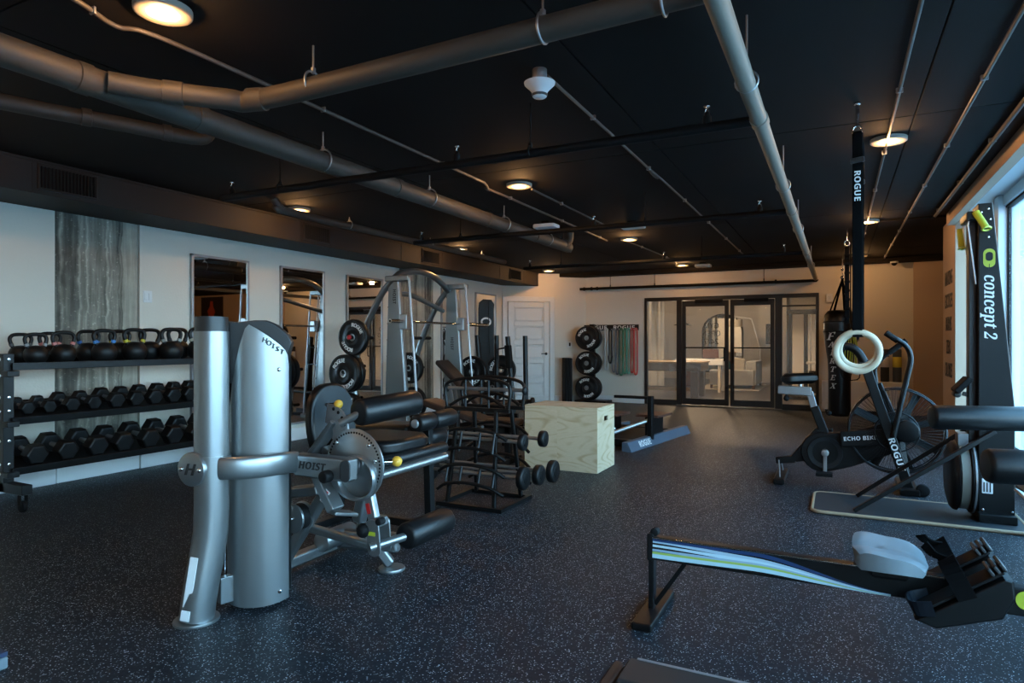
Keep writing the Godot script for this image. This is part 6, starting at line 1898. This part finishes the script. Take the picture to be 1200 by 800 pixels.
# ================= ski trainer on its stand =================
func ski_trainer() -> void:
	var t := thing("ski_trainer", "tall black ski trainer tower with lime handles standing by the windows", "ski machine", Vector3(0.95, 0, -5.4))
	var s := S()
	prism(s, lens([0.845, 0.04, 1.045, 0.04, 1.045, 0.78, 0.925, 2.16, 0.845, 2.16]), 0.22, Transform3D(Basis(), Vector3(0, 0, -5.52)), 0.006)
	var tw := obj("tower", s, M.black, t)
	s = S()
	words(s, "concept 2", 0.071, Transform3D(Basis(Vector3(0, 0, 1), -PI / 2) * Basis(Vector3(1, 0, 0), Vector3(0.2, 1, 0), Vector3(0, 0, 1)), Vector3(0.912, 1.46, -5.298)), 0.003, 0.92, true, true)
	obj("lettering", s, M.print, tw)
	s = S()
	prism(s, rrect(0.066, 0.125, 0.032, 5), 0.003, Transform3D(Basis(), Vector3(0.905, 1.79, -5.30)))
	var lg := obj("logo_badge", s, M.lime, tw)
	s = S()
	prism(s, rrect(0.04, 0.06, 0.019, 4), 0.003, Transform3D(Basis(), Vector3(0.905, 1.80, -5.2985)))
	bb(s, 0.903, 0.907, 1.715, 1.75, -5.2985, -5.2955, 0.0)
	obj("logo_cutout", s, M.black, lg)
	s = S()
	for q in [[0.86, 2.10], [0.90, 2.12], [0.91, 2.05], [0.87, 0.73], [1.03, 0.73], [0.90, 1.93], [0.87, 0.1], [1.03, 0.1]]:
		cyl(s, Vector3(q[0], q[1], -5.30), Vector3(q[0], q[1], -5.294), 0.008, 0.002, 8)
	obj("screw", s, M.chrome, tw)
	s = S(); bb(s, 0.845, 1.045, 0.745, 0.75, -5.2985, -5.295, 0.0); obj("panel_joint", s, M.grey_plastic, tw)
	s = S(); prism(s, rrect(0.06, 0.10, 0.004, 2), 0.002, Transform3D(Basis(), Vector3(0.895, 0.26, -5.30))); obj("warning_label", s, M.white, tw)
	s = S()
	for k in 3: bb(s, 0.872 + k * 0.017, 0.880 + k * 0.017, 0.22, 0.285, -5.2975, -5.2965, 0.0)
	obj("label_print", s, M.grey_plastic, tw)
	# front channel with cords and handles
	s = S(); bb(s, 0.80, 0.845, 0.55, 2.08, -5.36, -5.46, 0.006); obj("front_channel", s, M.grey_plastic, t)
	for z in [[-5.32, 0.84], [-5.50, 0.79]]:
		s = S(); tube(s, [Vector3(0.81, 2.12, z[0]), Vector3(0.79, 2.02, z[0]), Vector3(0.835, 1.62, z[0])], 0.005, 6); obj("cord", s, M.print, t)
	for q in [[Vector3(0.825, 2.10, -5.27), Vector3(0.875, 1.99, -5.24)], [Vector3(0.775, 2.03, -5.52), Vector3(0.785, 1.90, -5.52)]]:
		s = S()
		rod(s, q[0], q[1], 0.022, 12)
		var hd := obj("handle", s, M.lime, t)
		s = S()
		var f := frame(q[1] - q[0])
		var lp := []
		for k in 16:
			var a := TAU * k / 16.0
			lp.append(q[1] + f.x * cos(a) * 0.045 + f.y * sin(a) * 0.02 + (q[1] - q[0]).normalized() * 0.012)
		tube(s, lp, 0.007, 6, true)
		obj("hand_strap", s, M.lime, hd)
	s = S(); bb(s, 0.775, 0.85, 2.05, 2.11, -5.28, -5.54, 0.01); obj("pulley_block", s, M.black, t)
	# monitor
	s = S(); box(s, Vector3(0.765, 0.93, -5.40), Vector3(0.04, 0.13, 0.19), 0.01, Basis(Vector3(0, 0, 1), -0.7)); var mo := obj("monitor", s, M.matte_black, t)
	s = S(); bar(s, Vector3(0.77, 0.87, -5.40), Vector3(0.85, 0.85, -5.40), 0.03, 0.03); cyl(s, Vector3(0.735, 0.865, -5.34), Vector3(0.735, 0.865, -5.46), 0.022, 0.005, 14); obj("monitor_arm", s, M.grey_plastic, mo)
	# flywheel drum
	var fc := Vector3(0.74, 0.30, -5.41)
	s = S(); lathe(s, [Vector2(0.0, 0.0), Vector2(0.17, 0.0), Vector2(0.215, 0.012), Vector2(0.235, 0.03), Vector2(0.24, 0.05), Vector2(0.22, 0.055), Vector2(0.22, 0.115), Vector2(0.245, 0.12), Vector2(0.245, 0.15), Vector2(0.2, 0.155), Vector2(0, 0.155)], fc - Vector3(0.06, 0, 0), Vector3(1, 0, 0), 36); obj("flywheel_cover", s, M.black, t)
	s = S(); lathe(s, [Vector2(0.2205, 0.0), Vector2(0.226, 0.002), Vector2(0.226, 0.052), Vector2(0.2205, 0.054)], fc, Vector3(1, 0, 0), 36); obj("flywheel_band", s, M.belt_grey, t)
	s = S(); lathe(s, [Vector2(0.244, 0.07), Vector2(0.252, 0.072), Vector2(0.252, 0.082), Vector2(0.244, 0.084)], fc, Vector3(1, 0, 0), 36); obj("flywheel_rim", s, M.aluminium, t)
	s = S(); bb(s, 0.735, 0.80, 0.50, 0.60, -5.34, -5.46, 0.006); obj("vent_box", s, M.aluminium, t)
	# stand: platform and struts
	var pl := PackedVector2Array()
	for p in rrect(1.26, 0.64, 0.06, 4): pl.append(p)
	s = S(); prism(s, pl, 0.022, Transform3D(Basis(Vector3(1, 0, 0), -PI / 2), Vector3(0.47, 0.0, -5.43)), 0.004, true); obj("platform", s, M.mat_rubber, t)
	s = S()
	var ed := []
	for p in rrect(1.275, 0.655, 0.066, 5): ed.append(Vector3(0.47 + p.x, 0.013, -5.43 - p.y))
	tube(s, ed, 0.013, 8, true)
	obj("platform_edge", s, M.pale_wood, t, "pale wooden edge strip")
	s = S(); bar(s, Vector3(0.10, 0.03, -5.17), Vector3(0.935, 0.63, -5.28), 0.03, 0.03); obj("strut", s, M.black, t)
	s = S(); bar(s, Vector3(0.13, 0.03, -5.68), Vector3(0.88, 0.66, -5.54), 0.03, 0.03); obj("strut", s, M.black, t)
	s = S(); bb(s, 0.84, 1.05, 0.02, 0.08, -5.25, -5.58, 0.006); obj("tower_foot", s, M.black, t)

# ================= rowing machine =================
func rowing_machine() -> void:
	var z := -2.88
	var t := thing("rowing_machine", "long low rowing machine with pale grey seat and striped rail in the foreground", "rowing machine", Vector3(0.1, 0, z))
	var s := S(); bb(s, -0.745, 0.80, 0.255, 0.355, z - 0.03, z + 0.03, 0.006); var rail := obj("rail", s, M.black, t)
	s = S(); bb(s, -0.745, 0.46, 0.350, 0.358, z + 0.024, z + 0.033, 0.002); obj("rail_track", s, M.chrome, rail)
	# printed stripes on the side, thin flat strips that follow the design
	var cols := [[0.343, 0.332, 0.300, 0.262, Color(0.62, 0.72, 0.78)], [0.325, 0.313, 0.290, 0.260, Color(0.70, 0.80, 0.84)], [0.350, 0.345, 0.325, 0.264, Color(0.10, 0.20, 0.36)], [0.306, 0.300, 0.281, 0.2585, Color(0.55, 0.66, 0.74)], [0.294, 0.289, 0.274, 0.257, Color(0.62, 0.72, 0.35)], [0.284, 0.266, 0.264, 0.2562, Color(0.66, 0.78, 0.82)]]
	var k := 0
	for c in cols:
		s = S()
		var n := 24
		for i in n:
			var a := float(i) / n
			var b := float(i + 1) / n
			var F := func(u: float) -> Array:
				var x := -0.74 + u * 0.92
				var top := lerpf(lerpf(c[0], c[2] + 0.028, smoothstep(0.0, 0.62, u)), c[3] + 0.002, smoothstep(0.45, 1.0, u))
				var w: float = lerpf(0.010 if k != 5 else 0.018, 0.016, smoothstep(0.0, 0.5, u)) * (1.0 - smoothstep(0.55, 1.0, u) * 0.9)
				return [x, max(top, 0.258), max(top - w, 0.2565)]
			var p: Array = F.call(a)
			var q: Array = F.call(b)
			var zz := z + 0.0305 + 0.0003 * k
			quad(s, Vector3(p[0], p[2], zz), Vector3(q[0], q[2], zz), Vector3(q[0], q[1], zz), Vector3(p[0], p[1], zz), Vector3.BACK, Vector3.BACK, Vector3.BACK, Vector3.BACK)
		obj("stripe_print", s, mat(c[4], 0.45), rail)
		k += 1
	s = S(); prism(s, rrect(0.075, 0.065, 0.03, 6), 0.003, Transform3D(Basis(), Vector3(0.60, 0.315, z + 0.031))); obj("logo_badge", s, M.lime, rail)
	s = S(); bb(s, -0.765, -0.735, 0.25, 0.37, z - 0.034, z + 0.034, 0.006); cyl(s, Vector3(-0.735, 0.375, z - 0.02), Vector3(-0.735, 0.375, z + 0.02), 0.018); obj("rail_end", s, M.matte_black, t)
	# rear legs
	s = S(); bb(s, -0.76, -0.735, 0.03, 0.27, z - 0.025, z + 0.025, 0.004); obj("rear_leg", s, M.black, t)
	s = S(); bar(s, Vector3(-0.60, 0.255, z), Vector3(-0.735, 0.05, z), 0.02, 0.02); obj("leg_brace", s, M.black, t)
	s = S(); bb(s, -0.79, -0.70, 0.0, 0.035, z - 0.24, z + 0.20, 0.008); obj("rear_foot", s, M.black, t)
	# seat
	s = S()
	var nx := 14
	var nz := 14
	var top := []
	var H := func(i: int, j: int) -> Vector3:
		var u := float(i) / nx * 2 - 1
		var w := float(j) / nz * 2 - 1
		var hx := 0.125 - 0.022 * pow(abs(w), 3.0)
		var y: float = 0.440 - 0.012 * (1 - w * w) + 0.016 * max(0.0, -u) - 0.02 * pow(max(0.0, u), 2.0) + 0.012 * abs(w) - 0.016 * pow(abs(w), 6.0) - 0.014 * pow(abs(u), 6.0)
		if u < -0.2 and abs(w) < 0.2: y -= 0.012 * (0.2 - abs(w)) / 0.2
		return Vector3(0.175 + u * hx, y, z + w * 0.155)
	for i in nx + 1:
		var row := []
		for j in nz + 1: row.append(H.call(i, j))
		top.append(row)
	var N := func(i: int, j: int) -> Vector3:
		var a: Vector3 = top[min(i + 1, nx)][j] - top[max(i - 1, 0)][j]
		var b: Vector3 = top[i][min(j + 1, nz)] - top[i][max(j - 1, 0)]
		return b.cross(a).normalized()
	for i in nx:
		for j in nz:
			quad(s, top[i][j], top[i + 1][j], top[i + 1][j + 1], top[i][j + 1], N.call(i, j), N.call(i + 1, j), N.call(i + 1, j + 1), N.call(i, j + 1))
	var ring := []
	for i in nx + 1: ring.append(top[i][0])
	for j in range(1, nz + 1): ring.append(top[nx][j])
	for i in range(nx - 1, -1, -1): ring.append(top[i][nz])
	for j in range(nz - 1, 0, -1): ring.append(top[0][j])
	var cc := Vector3(0.175, 0.378, z)
	for i in ring.size():
		var a: Vector3 = ring[i]
		var b: Vector3 = ring[(i + 1) % ring.size()]
		var la := Vector3(lerpf(a.x, cc.x, 0.06), 0.378, lerpf(a.z, cc.z, 0.06))
		var lb := Vector3(lerpf(b.x, cc.x, 0.06), 0.378, lerpf(b.z, cc.z, 0.06))
		var na := Vector3(a.x - cc.x, 0.0, a.z - cc.z).normalized()
		var nb := Vector3(b.x - cc.x, 0.0, b.z - cc.z).normalized()
		quad(s, a, b, lb, la, na, nb, nb, na)
		tri(s, la, lb, cc, Vector3.DOWN, Vector3.DOWN, Vector3.DOWN)
	obj("seat", s, M.seat_grey, t)
	s = S(); bb(s, 0.11, 0.24, 0.325, 0.38, z - 0.05, z + 0.05, 0.01); obj("seat_carriage", s, M.matte_black, t)
	# foot stretcher
	for sd in [1.0, -1.0]:
		s = S()
		var z0: float = z + sd * 0.05
		var z1: float = z + sd * 0.19
		prism(s, lens([0.245, 0.235, 0.31, 0.215, 0.50, 0.285, 0.535, 0.36, 0.53, 0.42, 0.505, 0.425]), 0.13, Transform3D(Basis(), Vector3(0, 0, min(z0, z1))), 0.008)
		var fp := obj("footplate", s, M.black, t)
		s = S()
		box(s, Vector3(0.385, 0.355, (z0 + z1) / 2), Vector3(0.30, 0.012, 0.105), 0.005, Basis(Vector3(0, 0, 1), 0.63)); obj("foot_cushion", s, M.matte_black, fp)
		s = S()
		ribbon(s, smooth([Vector3(0.40, 0.34, z0), Vector3(0.36, 0.42, z0 + sd * 0.015), Vector3(0.345, 0.45, (z0 + z1) / 2), Vector3(0.36, 0.42, z1 - sd * 0.015), Vector3(0.40, 0.34, z1)], 4), Vector3(0.024, 0.018, 0), 0.006); obj("foot_strap", s, M.strap, fp)
		s = S()
		for q in 3:
			box(s, Vector3(0.47 + q * 0.016, 0.435 + q * 0.012, (z0 + z1) / 2), Vector3(0.014, 0.035, 0.10), 0.005, Basis(Vector3(0, 0, 1), 0.63))
		obj("heel_rib", s, M.grey_plastic, fp)
		s = S()
		ribbon(s, smooth([Vector3(0.30, 0.29, z0), Vector3(0.245, 0.275, z0 + sd * 0.02), Vector3(0.235, 0.27, (z0 + z1) / 2), Vector3(0.245, 0.275, z1 - sd * 0.02), Vector3(0.30, 0.29, z1)], 4), Vector3(-0.012, 0.024, 0), 0.006); obj("heel_cup", s, mat(Color(0.08, 0.10, 0.13), 0.4), fp)
		s = S()
		ribbon(s, smooth([Vector3(0.35, 0.445, z0 + sd * 0.05), Vector3(0.31, 0.455, z0 + sd * 0.03), Vector3(0.285, 0.48, z0 + sd * 0.01)], 4), Vector3(0.012, 0.01, 0.012), 0.006); obj("strap_end", s, M.strap, fp)
	# flywheel end, mostly out of the frame
	s = S(); lathe(s, [Vector2(0, -0.09), Vector2(0.22, -0.09), Vector2(0.255, -0.06), Vector2(0.255, 0.06), Vector2(0.22, 0.09), Vector2(0, 0.09)], Vector3(1.0, 0.34, z), Vector3(0, 0, 1), 36); obj("flywheel_cover", s, M.black, t)
	s = S(); bb(s, 0.86, 0.94, 0.0, 0.14, z - 0.03, z + 0.03, 0.005); bb(s, 0.85, 0.95, 0.0, 0.04, z - 0.28, z + 0.28, 0.008); obj("front_foot", s, M.black, t)
	s = S(); rod(s, Vector3(0.80, 0.5, z - 0.2), Vector3(0.80, 0.5, z + 0.2), 0.016, 10); obj("pull_handle", s, M.matte_black, t)
	s = S(); bar(s, Vector3(0.84, 0.40, z), Vector3(0.80, 0.5, z), 0.04, 0.04); obj("handle_rest", s, M.black, t)

func roller_bench() -> void:
	var t := thing("roller_machine", "black machine with two thick foam rollers jutting in at the right edge", "gym machine", Vector3(0.95, 0, -3.9))
	var s := S()
	roller(t, Vector3(0.45, 0.82, -4.15), Vector3(1.02, 0.82, -4.30), 0.066, M.foam)
	roller(t, Vector3(0.57, 0.69, -3.43), Vector3(1.00, 0.69, -3.52), 0.075, M.foam)
	s = S(); rod(s, Vector3(0.95, 0.82, -4.28), Vector3(1.16, 0.82, -4.33), 0.022); obj("roller_shaft", s, M.steel, t)
	s = S(); rod(s, Vector3(0.95, 0.69, -3.51), Vector3(1.16, 0.69, -3.55), 0.022); obj("roller_shaft", s, M.steel, t)
	s = S(); bb(s, 1.10, 1.18, 0.03, 0.92, -4.28, -4.38, 0.008); obj("rear_post", s, M.black, t)
	s = S(); bb(s, 1.10, 1.18, 0.03, 0.78, -3.50, -3.60, 0.008); obj("front_post", s, M.black, t)
	s = S(); bb(s, 1.10, 1.18, 0.03, 0.10, -3.40, -4.50, 0.008); obj("floor_beam", s, M.black, t)
	s = S(); box(s, Vector3(0.90, 0.42, -3.98), Vector3(0.20, 0.015, 0.34), 0.004, Basis(Vector3(0, 0, 1), -0.5)); obj("foot_plate", s, M.aluminium, t)
	s = S(); bar(s, Vector3(0.92, 0.38, -3.98), Vector3(1.14, 0.30, -3.98), 0.06, 0.06); bb(s, 1.10, 1.18, 0.10, 0.34, -3.95, -4.01, 0.005); obj("plate_arm", s, M.black, t)
	for z in [-3.42, -4.48]:
		s = S(); bb(s, 0.95, 1.25, 0.0, 0.035, z - 0.04, z + 0.04, 0.006); obj("foot", s, M.black, t)

func strap(s: SurfaceTool, a: Vector3, b: Vector3, w: float) -> void:
	bar(s, a, b, w, 0.006, 0.002, Vector3(0, 0, 1))

func hanging_things() -> void:
	var s: SurfaceTool
	# rings
	for q in [[0.10, -4.25, 1.17, "pale wooden gymnastic ring on a lettered black strap, the nearer ring"], [0.122, -4.85, 1.175, "pale wooden gymnastic ring on a black strap, half hidden behind the nearer ring"]]:
		var x: float = q[0]
		var z: float = q[1]
		var y: float = q[2]
		var t := thing("gymnastic_ring", q[3], "gymnastic ring", Vector3(x, 2.62, z), "wooden gymnastic rings")
		s = S()
		var pts := []
		for k in 36:
			var a := TAU * k / 36.0
			pts.append(Vector3(x + cos(a) * 0.113, y + sin(a) * 0.113, z + sin(a) * 0.02))
		tube(s, pts, 0.0195, 12, true)
		obj("ring", s, M.wood_ring, t)
		s = S()
		bar(s, Vector3(x, y + 0.085, z + 0.03), Vector3(x - 0.0, 2.42, z + 0.012), 0.052, 0.010, 0.003, Vector3(0, 0, 1))
		bar(s, Vector3(x + 0.008, y + 0.085, z - 0.02), Vector3(x + 0.008, 2.30, z - 0.012), 0.050, 0.006, 0.002, Vector3(0, 0, 1))
		tube(s, smooth([Vector3(x, y + 0.09, z + 0.03), Vector3(x, y + 0.08, z + 0.0), Vector3(x, y + 0.09, z - 0.02)], 3), 0.026, 8, false, 1.0, 0.15, Vector3(1, 0, 0))
		var st := obj("strap", s, M.strap, t)
		if z > -4.5:
			s = S(); words(s, "ROGUE", 0.032, Transform3D(Basis(Vector3(0, 0, 1), -PI / 2), Vector3(x, 2.13, z + 0.026)), 0.002, 1.2); obj("lettering", s, M.print, st)
		s = S(); bar(s, Vector3(x - 0.036, 2.275, z + 0.02), Vector3(x + 0.036, 2.283, z + 0.02), 0.02, 0.03, 0.004); obj("cam_buckle", s, M.grey_plastic, t)
		s = S()
		cyl(s, Vector3(x, 2.605, z), Vector3(x, 2.62, z), 0.018, 0.003, 12)
		rod(s, Vector3(x, 2.48, z), Vector3(x, 2.61, z), 0.010, 8)
		var ep := []
		for k in 14:
			var a := TAU * k / 14.0
			ep.append(Vector3(x + cos(a) * 0.024, 2.455 + sin(a) * 0.03, z))
		tube(s, ep, 0.0055, 6, true)
		obj("eye_bolt", s, M.chrome, t)
		s = S(); box(s, Vector3(x + 0.005, 2.37, z), Vector3(0.058, 0.16, 0.035), 0.012, Basis(Vector3(0, 0, 1), 0.06)); obj("strap_fold", s, M.strap, t)
	# empty hook with a thin strap further back
	var h := thing("hook_strap", "thin dark strap hanging from a chrome eye bolt behind the rings", "strap", Vector3(0.10, 2.62, -9.0))
	s = S(); rod(s, Vector3(0.10, 2.48, -9.0), Vector3(0.10, 2.62, -9.0), 0.008, 8)
	var e2 := []
	for k in 14:
		var a := TAU * k / 14.0
		e2.append(Vector3(0.10 + cos(a) * 0.03, 2.45 + sin(a) * 0.035, -9.0))
	tube(s, e2, 0.007, 6, true)
	obj("eye_bolt", s, M.chrome, h)
	s = S(); strap(s, Vector3(0.10, 2.43, -9.0), Vector3(0.10, 1.45, -9.0), 0.05); obj("strap", s, M.strap, h)
	s = S()
	for k in 8: box(s, Vector3(0.10, 2.3 - k * 0.11, -8.99), Vector3(0.06, 0.03, 0.02), 0.004)
	obj("loop", s, M.strap, h)
	# heavy bag
	var b := thing("punching_bag", "black tapered punching bag with white lettering hanging near the far wall", "punching bag", Vector3(0.02, 0.1, -11.0))
	var c := Vector3(0.02, 0, -11.0)
	s = S()
	var bp := [Vector2(0, 0.10), Vector2(0.12, 0.10), Vector2(0.145, 0.115), Vector2(0.155, 0.15), Vector2(0.155, 0.75), Vector2(0.165, 0.95), Vector2(0.20, 1.20), Vector2(0.222, 1.38), Vector2(0.222, 1.52), Vector2(0.205, 1.64), Vector2(0.16, 1.70), Vector2(0.13, 1.705), Vector2(0, 1.705)]
	lathe(s, bp, c, Vector3.UP, 32)
	obj("body", s, M.vinyl, b)
	s = S()
	for y in [1.52, 1.30]:
		lathe(s, [Vector2(0.2225, 0), Vector2(0.226, 0.003), Vector2(0.226, 0.012), Vector2(0.2225, 0.015)], Vector3(c.x, y if y > 1.4 else 1.37, c.z), Vector3.UP, 32)
	obj("seam", s, M.matte_black, b)
	for k in 4:
		var a := TAU * k / 4.0 + 0.5
		s = S(); bar(s, c + Vector3(cos(a) * 0.15, 1.69, sin(a) * 0.15), Vector3(0.06, 2.18, -11.0), 0.035, 0.008, 0.002, Vector3(cos(a), 0.2, sin(a))); obj("hanging_strap", s, M.strap, b)
	s = S(); rod(s, Vector3(0.06, 2.16, -11.0), Vector3(0.06, 2.62, -11.0), 0.009, 8); ball(s, Vector3(0.06, 2.20, -11.0), 0.03); ball(s, Vector3(0.06, 2.32, -11.0), 0.022); obj("chain", s, M.chrome, b)
	s = S()
	var lt := "FAIRTEX"
	for i in lt.length():
		var y := 1.31 - i * 0.125
		var rr: float = 0.158 + max(0.0, y - 0.75) * 0.095
		var an := -0.55
		var n := Vector3(sin(an), 0, cos(an))
		words(s, lt[i], 0.08 if i > 0 else 0.12, face(n, c + n * (rr + 0.006) + Vector3(0, y, 0)) * Transform3D(Basis(Vector3(1, 0, 0), Vector3(0.35, 1, 0), Vector3(0, 0, 1)), Vector3.ZERO), 0.003, 1.1, true, true)
	obj("lettering", s, M.print, b)
	# skipping ropes and tubes on a hook near the bag
	var r := thing("skipping_rope", "bunched yellow and black skipping ropes hanging in front of the punching bag", "skipping rope", Vector3(0.14, 1.35, -10.4))
	s = S()
	for k in 5:
		var x := 0.10 + k * 0.035
		tube(s, smooth([Vector3(0.16, 1.42, -10.4), Vector3(x, 1.2, -10.38), Vector3(x - 0.01, 0.95, -10.38), Vector3(x + 0.03, 0.88, -10.38), Vector3(x + 0.05, 0.98, -10.38), Vector3(0.17, 1.40, -10.4)], 4), 0.006, 6)
	obj("yellow_cord", s, M.lime, r)
	s = S()
	for k in 2:
		tube(s, smooth([Vector3(0.16, 1.42, -10.4), Vector3(0.04 + k * 0.16, 1.0, -10.36), Vector3(0.06 + k * 0.1, 0.72, -10.36), Vector3(0.18, 0.68, -10.36), Vector3(0.28, 0.78, -10.36), Vector3(0.17, 1.40, -10.4)], 4), 0.007, 6)
	obj("black_cord", s, M.matte_black, r)
	s = S(); rod(s, Vector3(0.16, 1.40, -10.4), Vector3(0.16, 2.62, -10.4), 0.008, 6); obj("hanging_chain", s, M.matte_black, r)
	# suspension trainer glimpsed in the first mirror
	var u := thing("suspension_trainer", "black suspension trainer straps hanging in the recess, seen in the first mirror", "suspension trainer", Vector3(3.3, 2.62, -10.0))
	s = S()
	rod(s, Vector3(3.3, 2.62, -10.0), Vector3(3.3, 2.3, -10.0), 0.008, 6)
	for q in [-0.3, -0.05, 0.05, 0.3]: strap(s, Vector3(3.3, 2.3, -10.0), Vector3(3.3 + q, 1.5, -10.0), 0.03)
	obj("strap", s, M.strap, u)
	s = S(); rod(s, Vector3(2.96, 1.49, -10.0), Vector3(3.64, 1.49, -10.0), 0.018, 8); obj("handle", s, M.matte_black, u)

func small_things() -> void:
	var t := thing("treadmill", "black low treadmill deck cut off by the bottom edge of the picture", "treadmill", Vector3(0.2, 0, -1.65))
	var s := S(); bb(s, -0.60, 1.0, 0.17, 0.22, -1.86, -2.02, 0.012); obj("side_rail", s, M.grey_plastic, t)
	s = S(); bb(s, -0.60, 1.0, 0.17, 0.22, -1.25, -1.41, 0.012); obj("side_rail", s, M.grey_plastic, t)
	s = S(); bb(s, -0.57, 1.0, 0.212, 0.224, -2.005, -2.015, 0.003); obj("rail_edge", s, M.aluminium, t)
	s = S(); bb(s, -0.58, 1.0, 0.10, 0.175, -1.40, -1.87, 0.01); obj("belt", s, M.matte_black, t)
	s = S(); bb(s, -0.655, -0.60, 0.03, 0.205, -1.25, -2.02, 0.02); obj("rear_cap", s, mat(Color(0.17, 0.13, 0.12), 0.4), t)
	s = S(); cyl(s, Vector3(-0.58, 0.135, -1.42), Vector3(-0.58, 0.135, -1.85), 0.045); obj("rear_drum", s, M.matte_black, t)
	for q in [[-0.5, -1.3], [-0.5, -1.97], [0.9, -1.3], [0.9, -1.97]]:
		s = S(); cyl(s, Vector3(q[0], 0.0, q[1]), Vector3(q[0], 0.175, q[1]), 0.03); obj("foot", s, M.matte_black, t)
	t = thing("step_platform", "low slab with a dark blue top and pale side at the lower left edge", "step", Vector3(-3.0, 0, -1.1))
	s = S(); bb(s, -3.4, -2.79, 0.045, 0.065, -0.9, -1.31, 0.004); obj("top", s, mat(Color(0.13, 0.19, 0.30), 0.5), t)
	s = S(); bb(s, -3.4, -2.79, 0.0, 0.045, -0.9, -1.31, 0.004); obj("body", s, M.seat_grey, t)
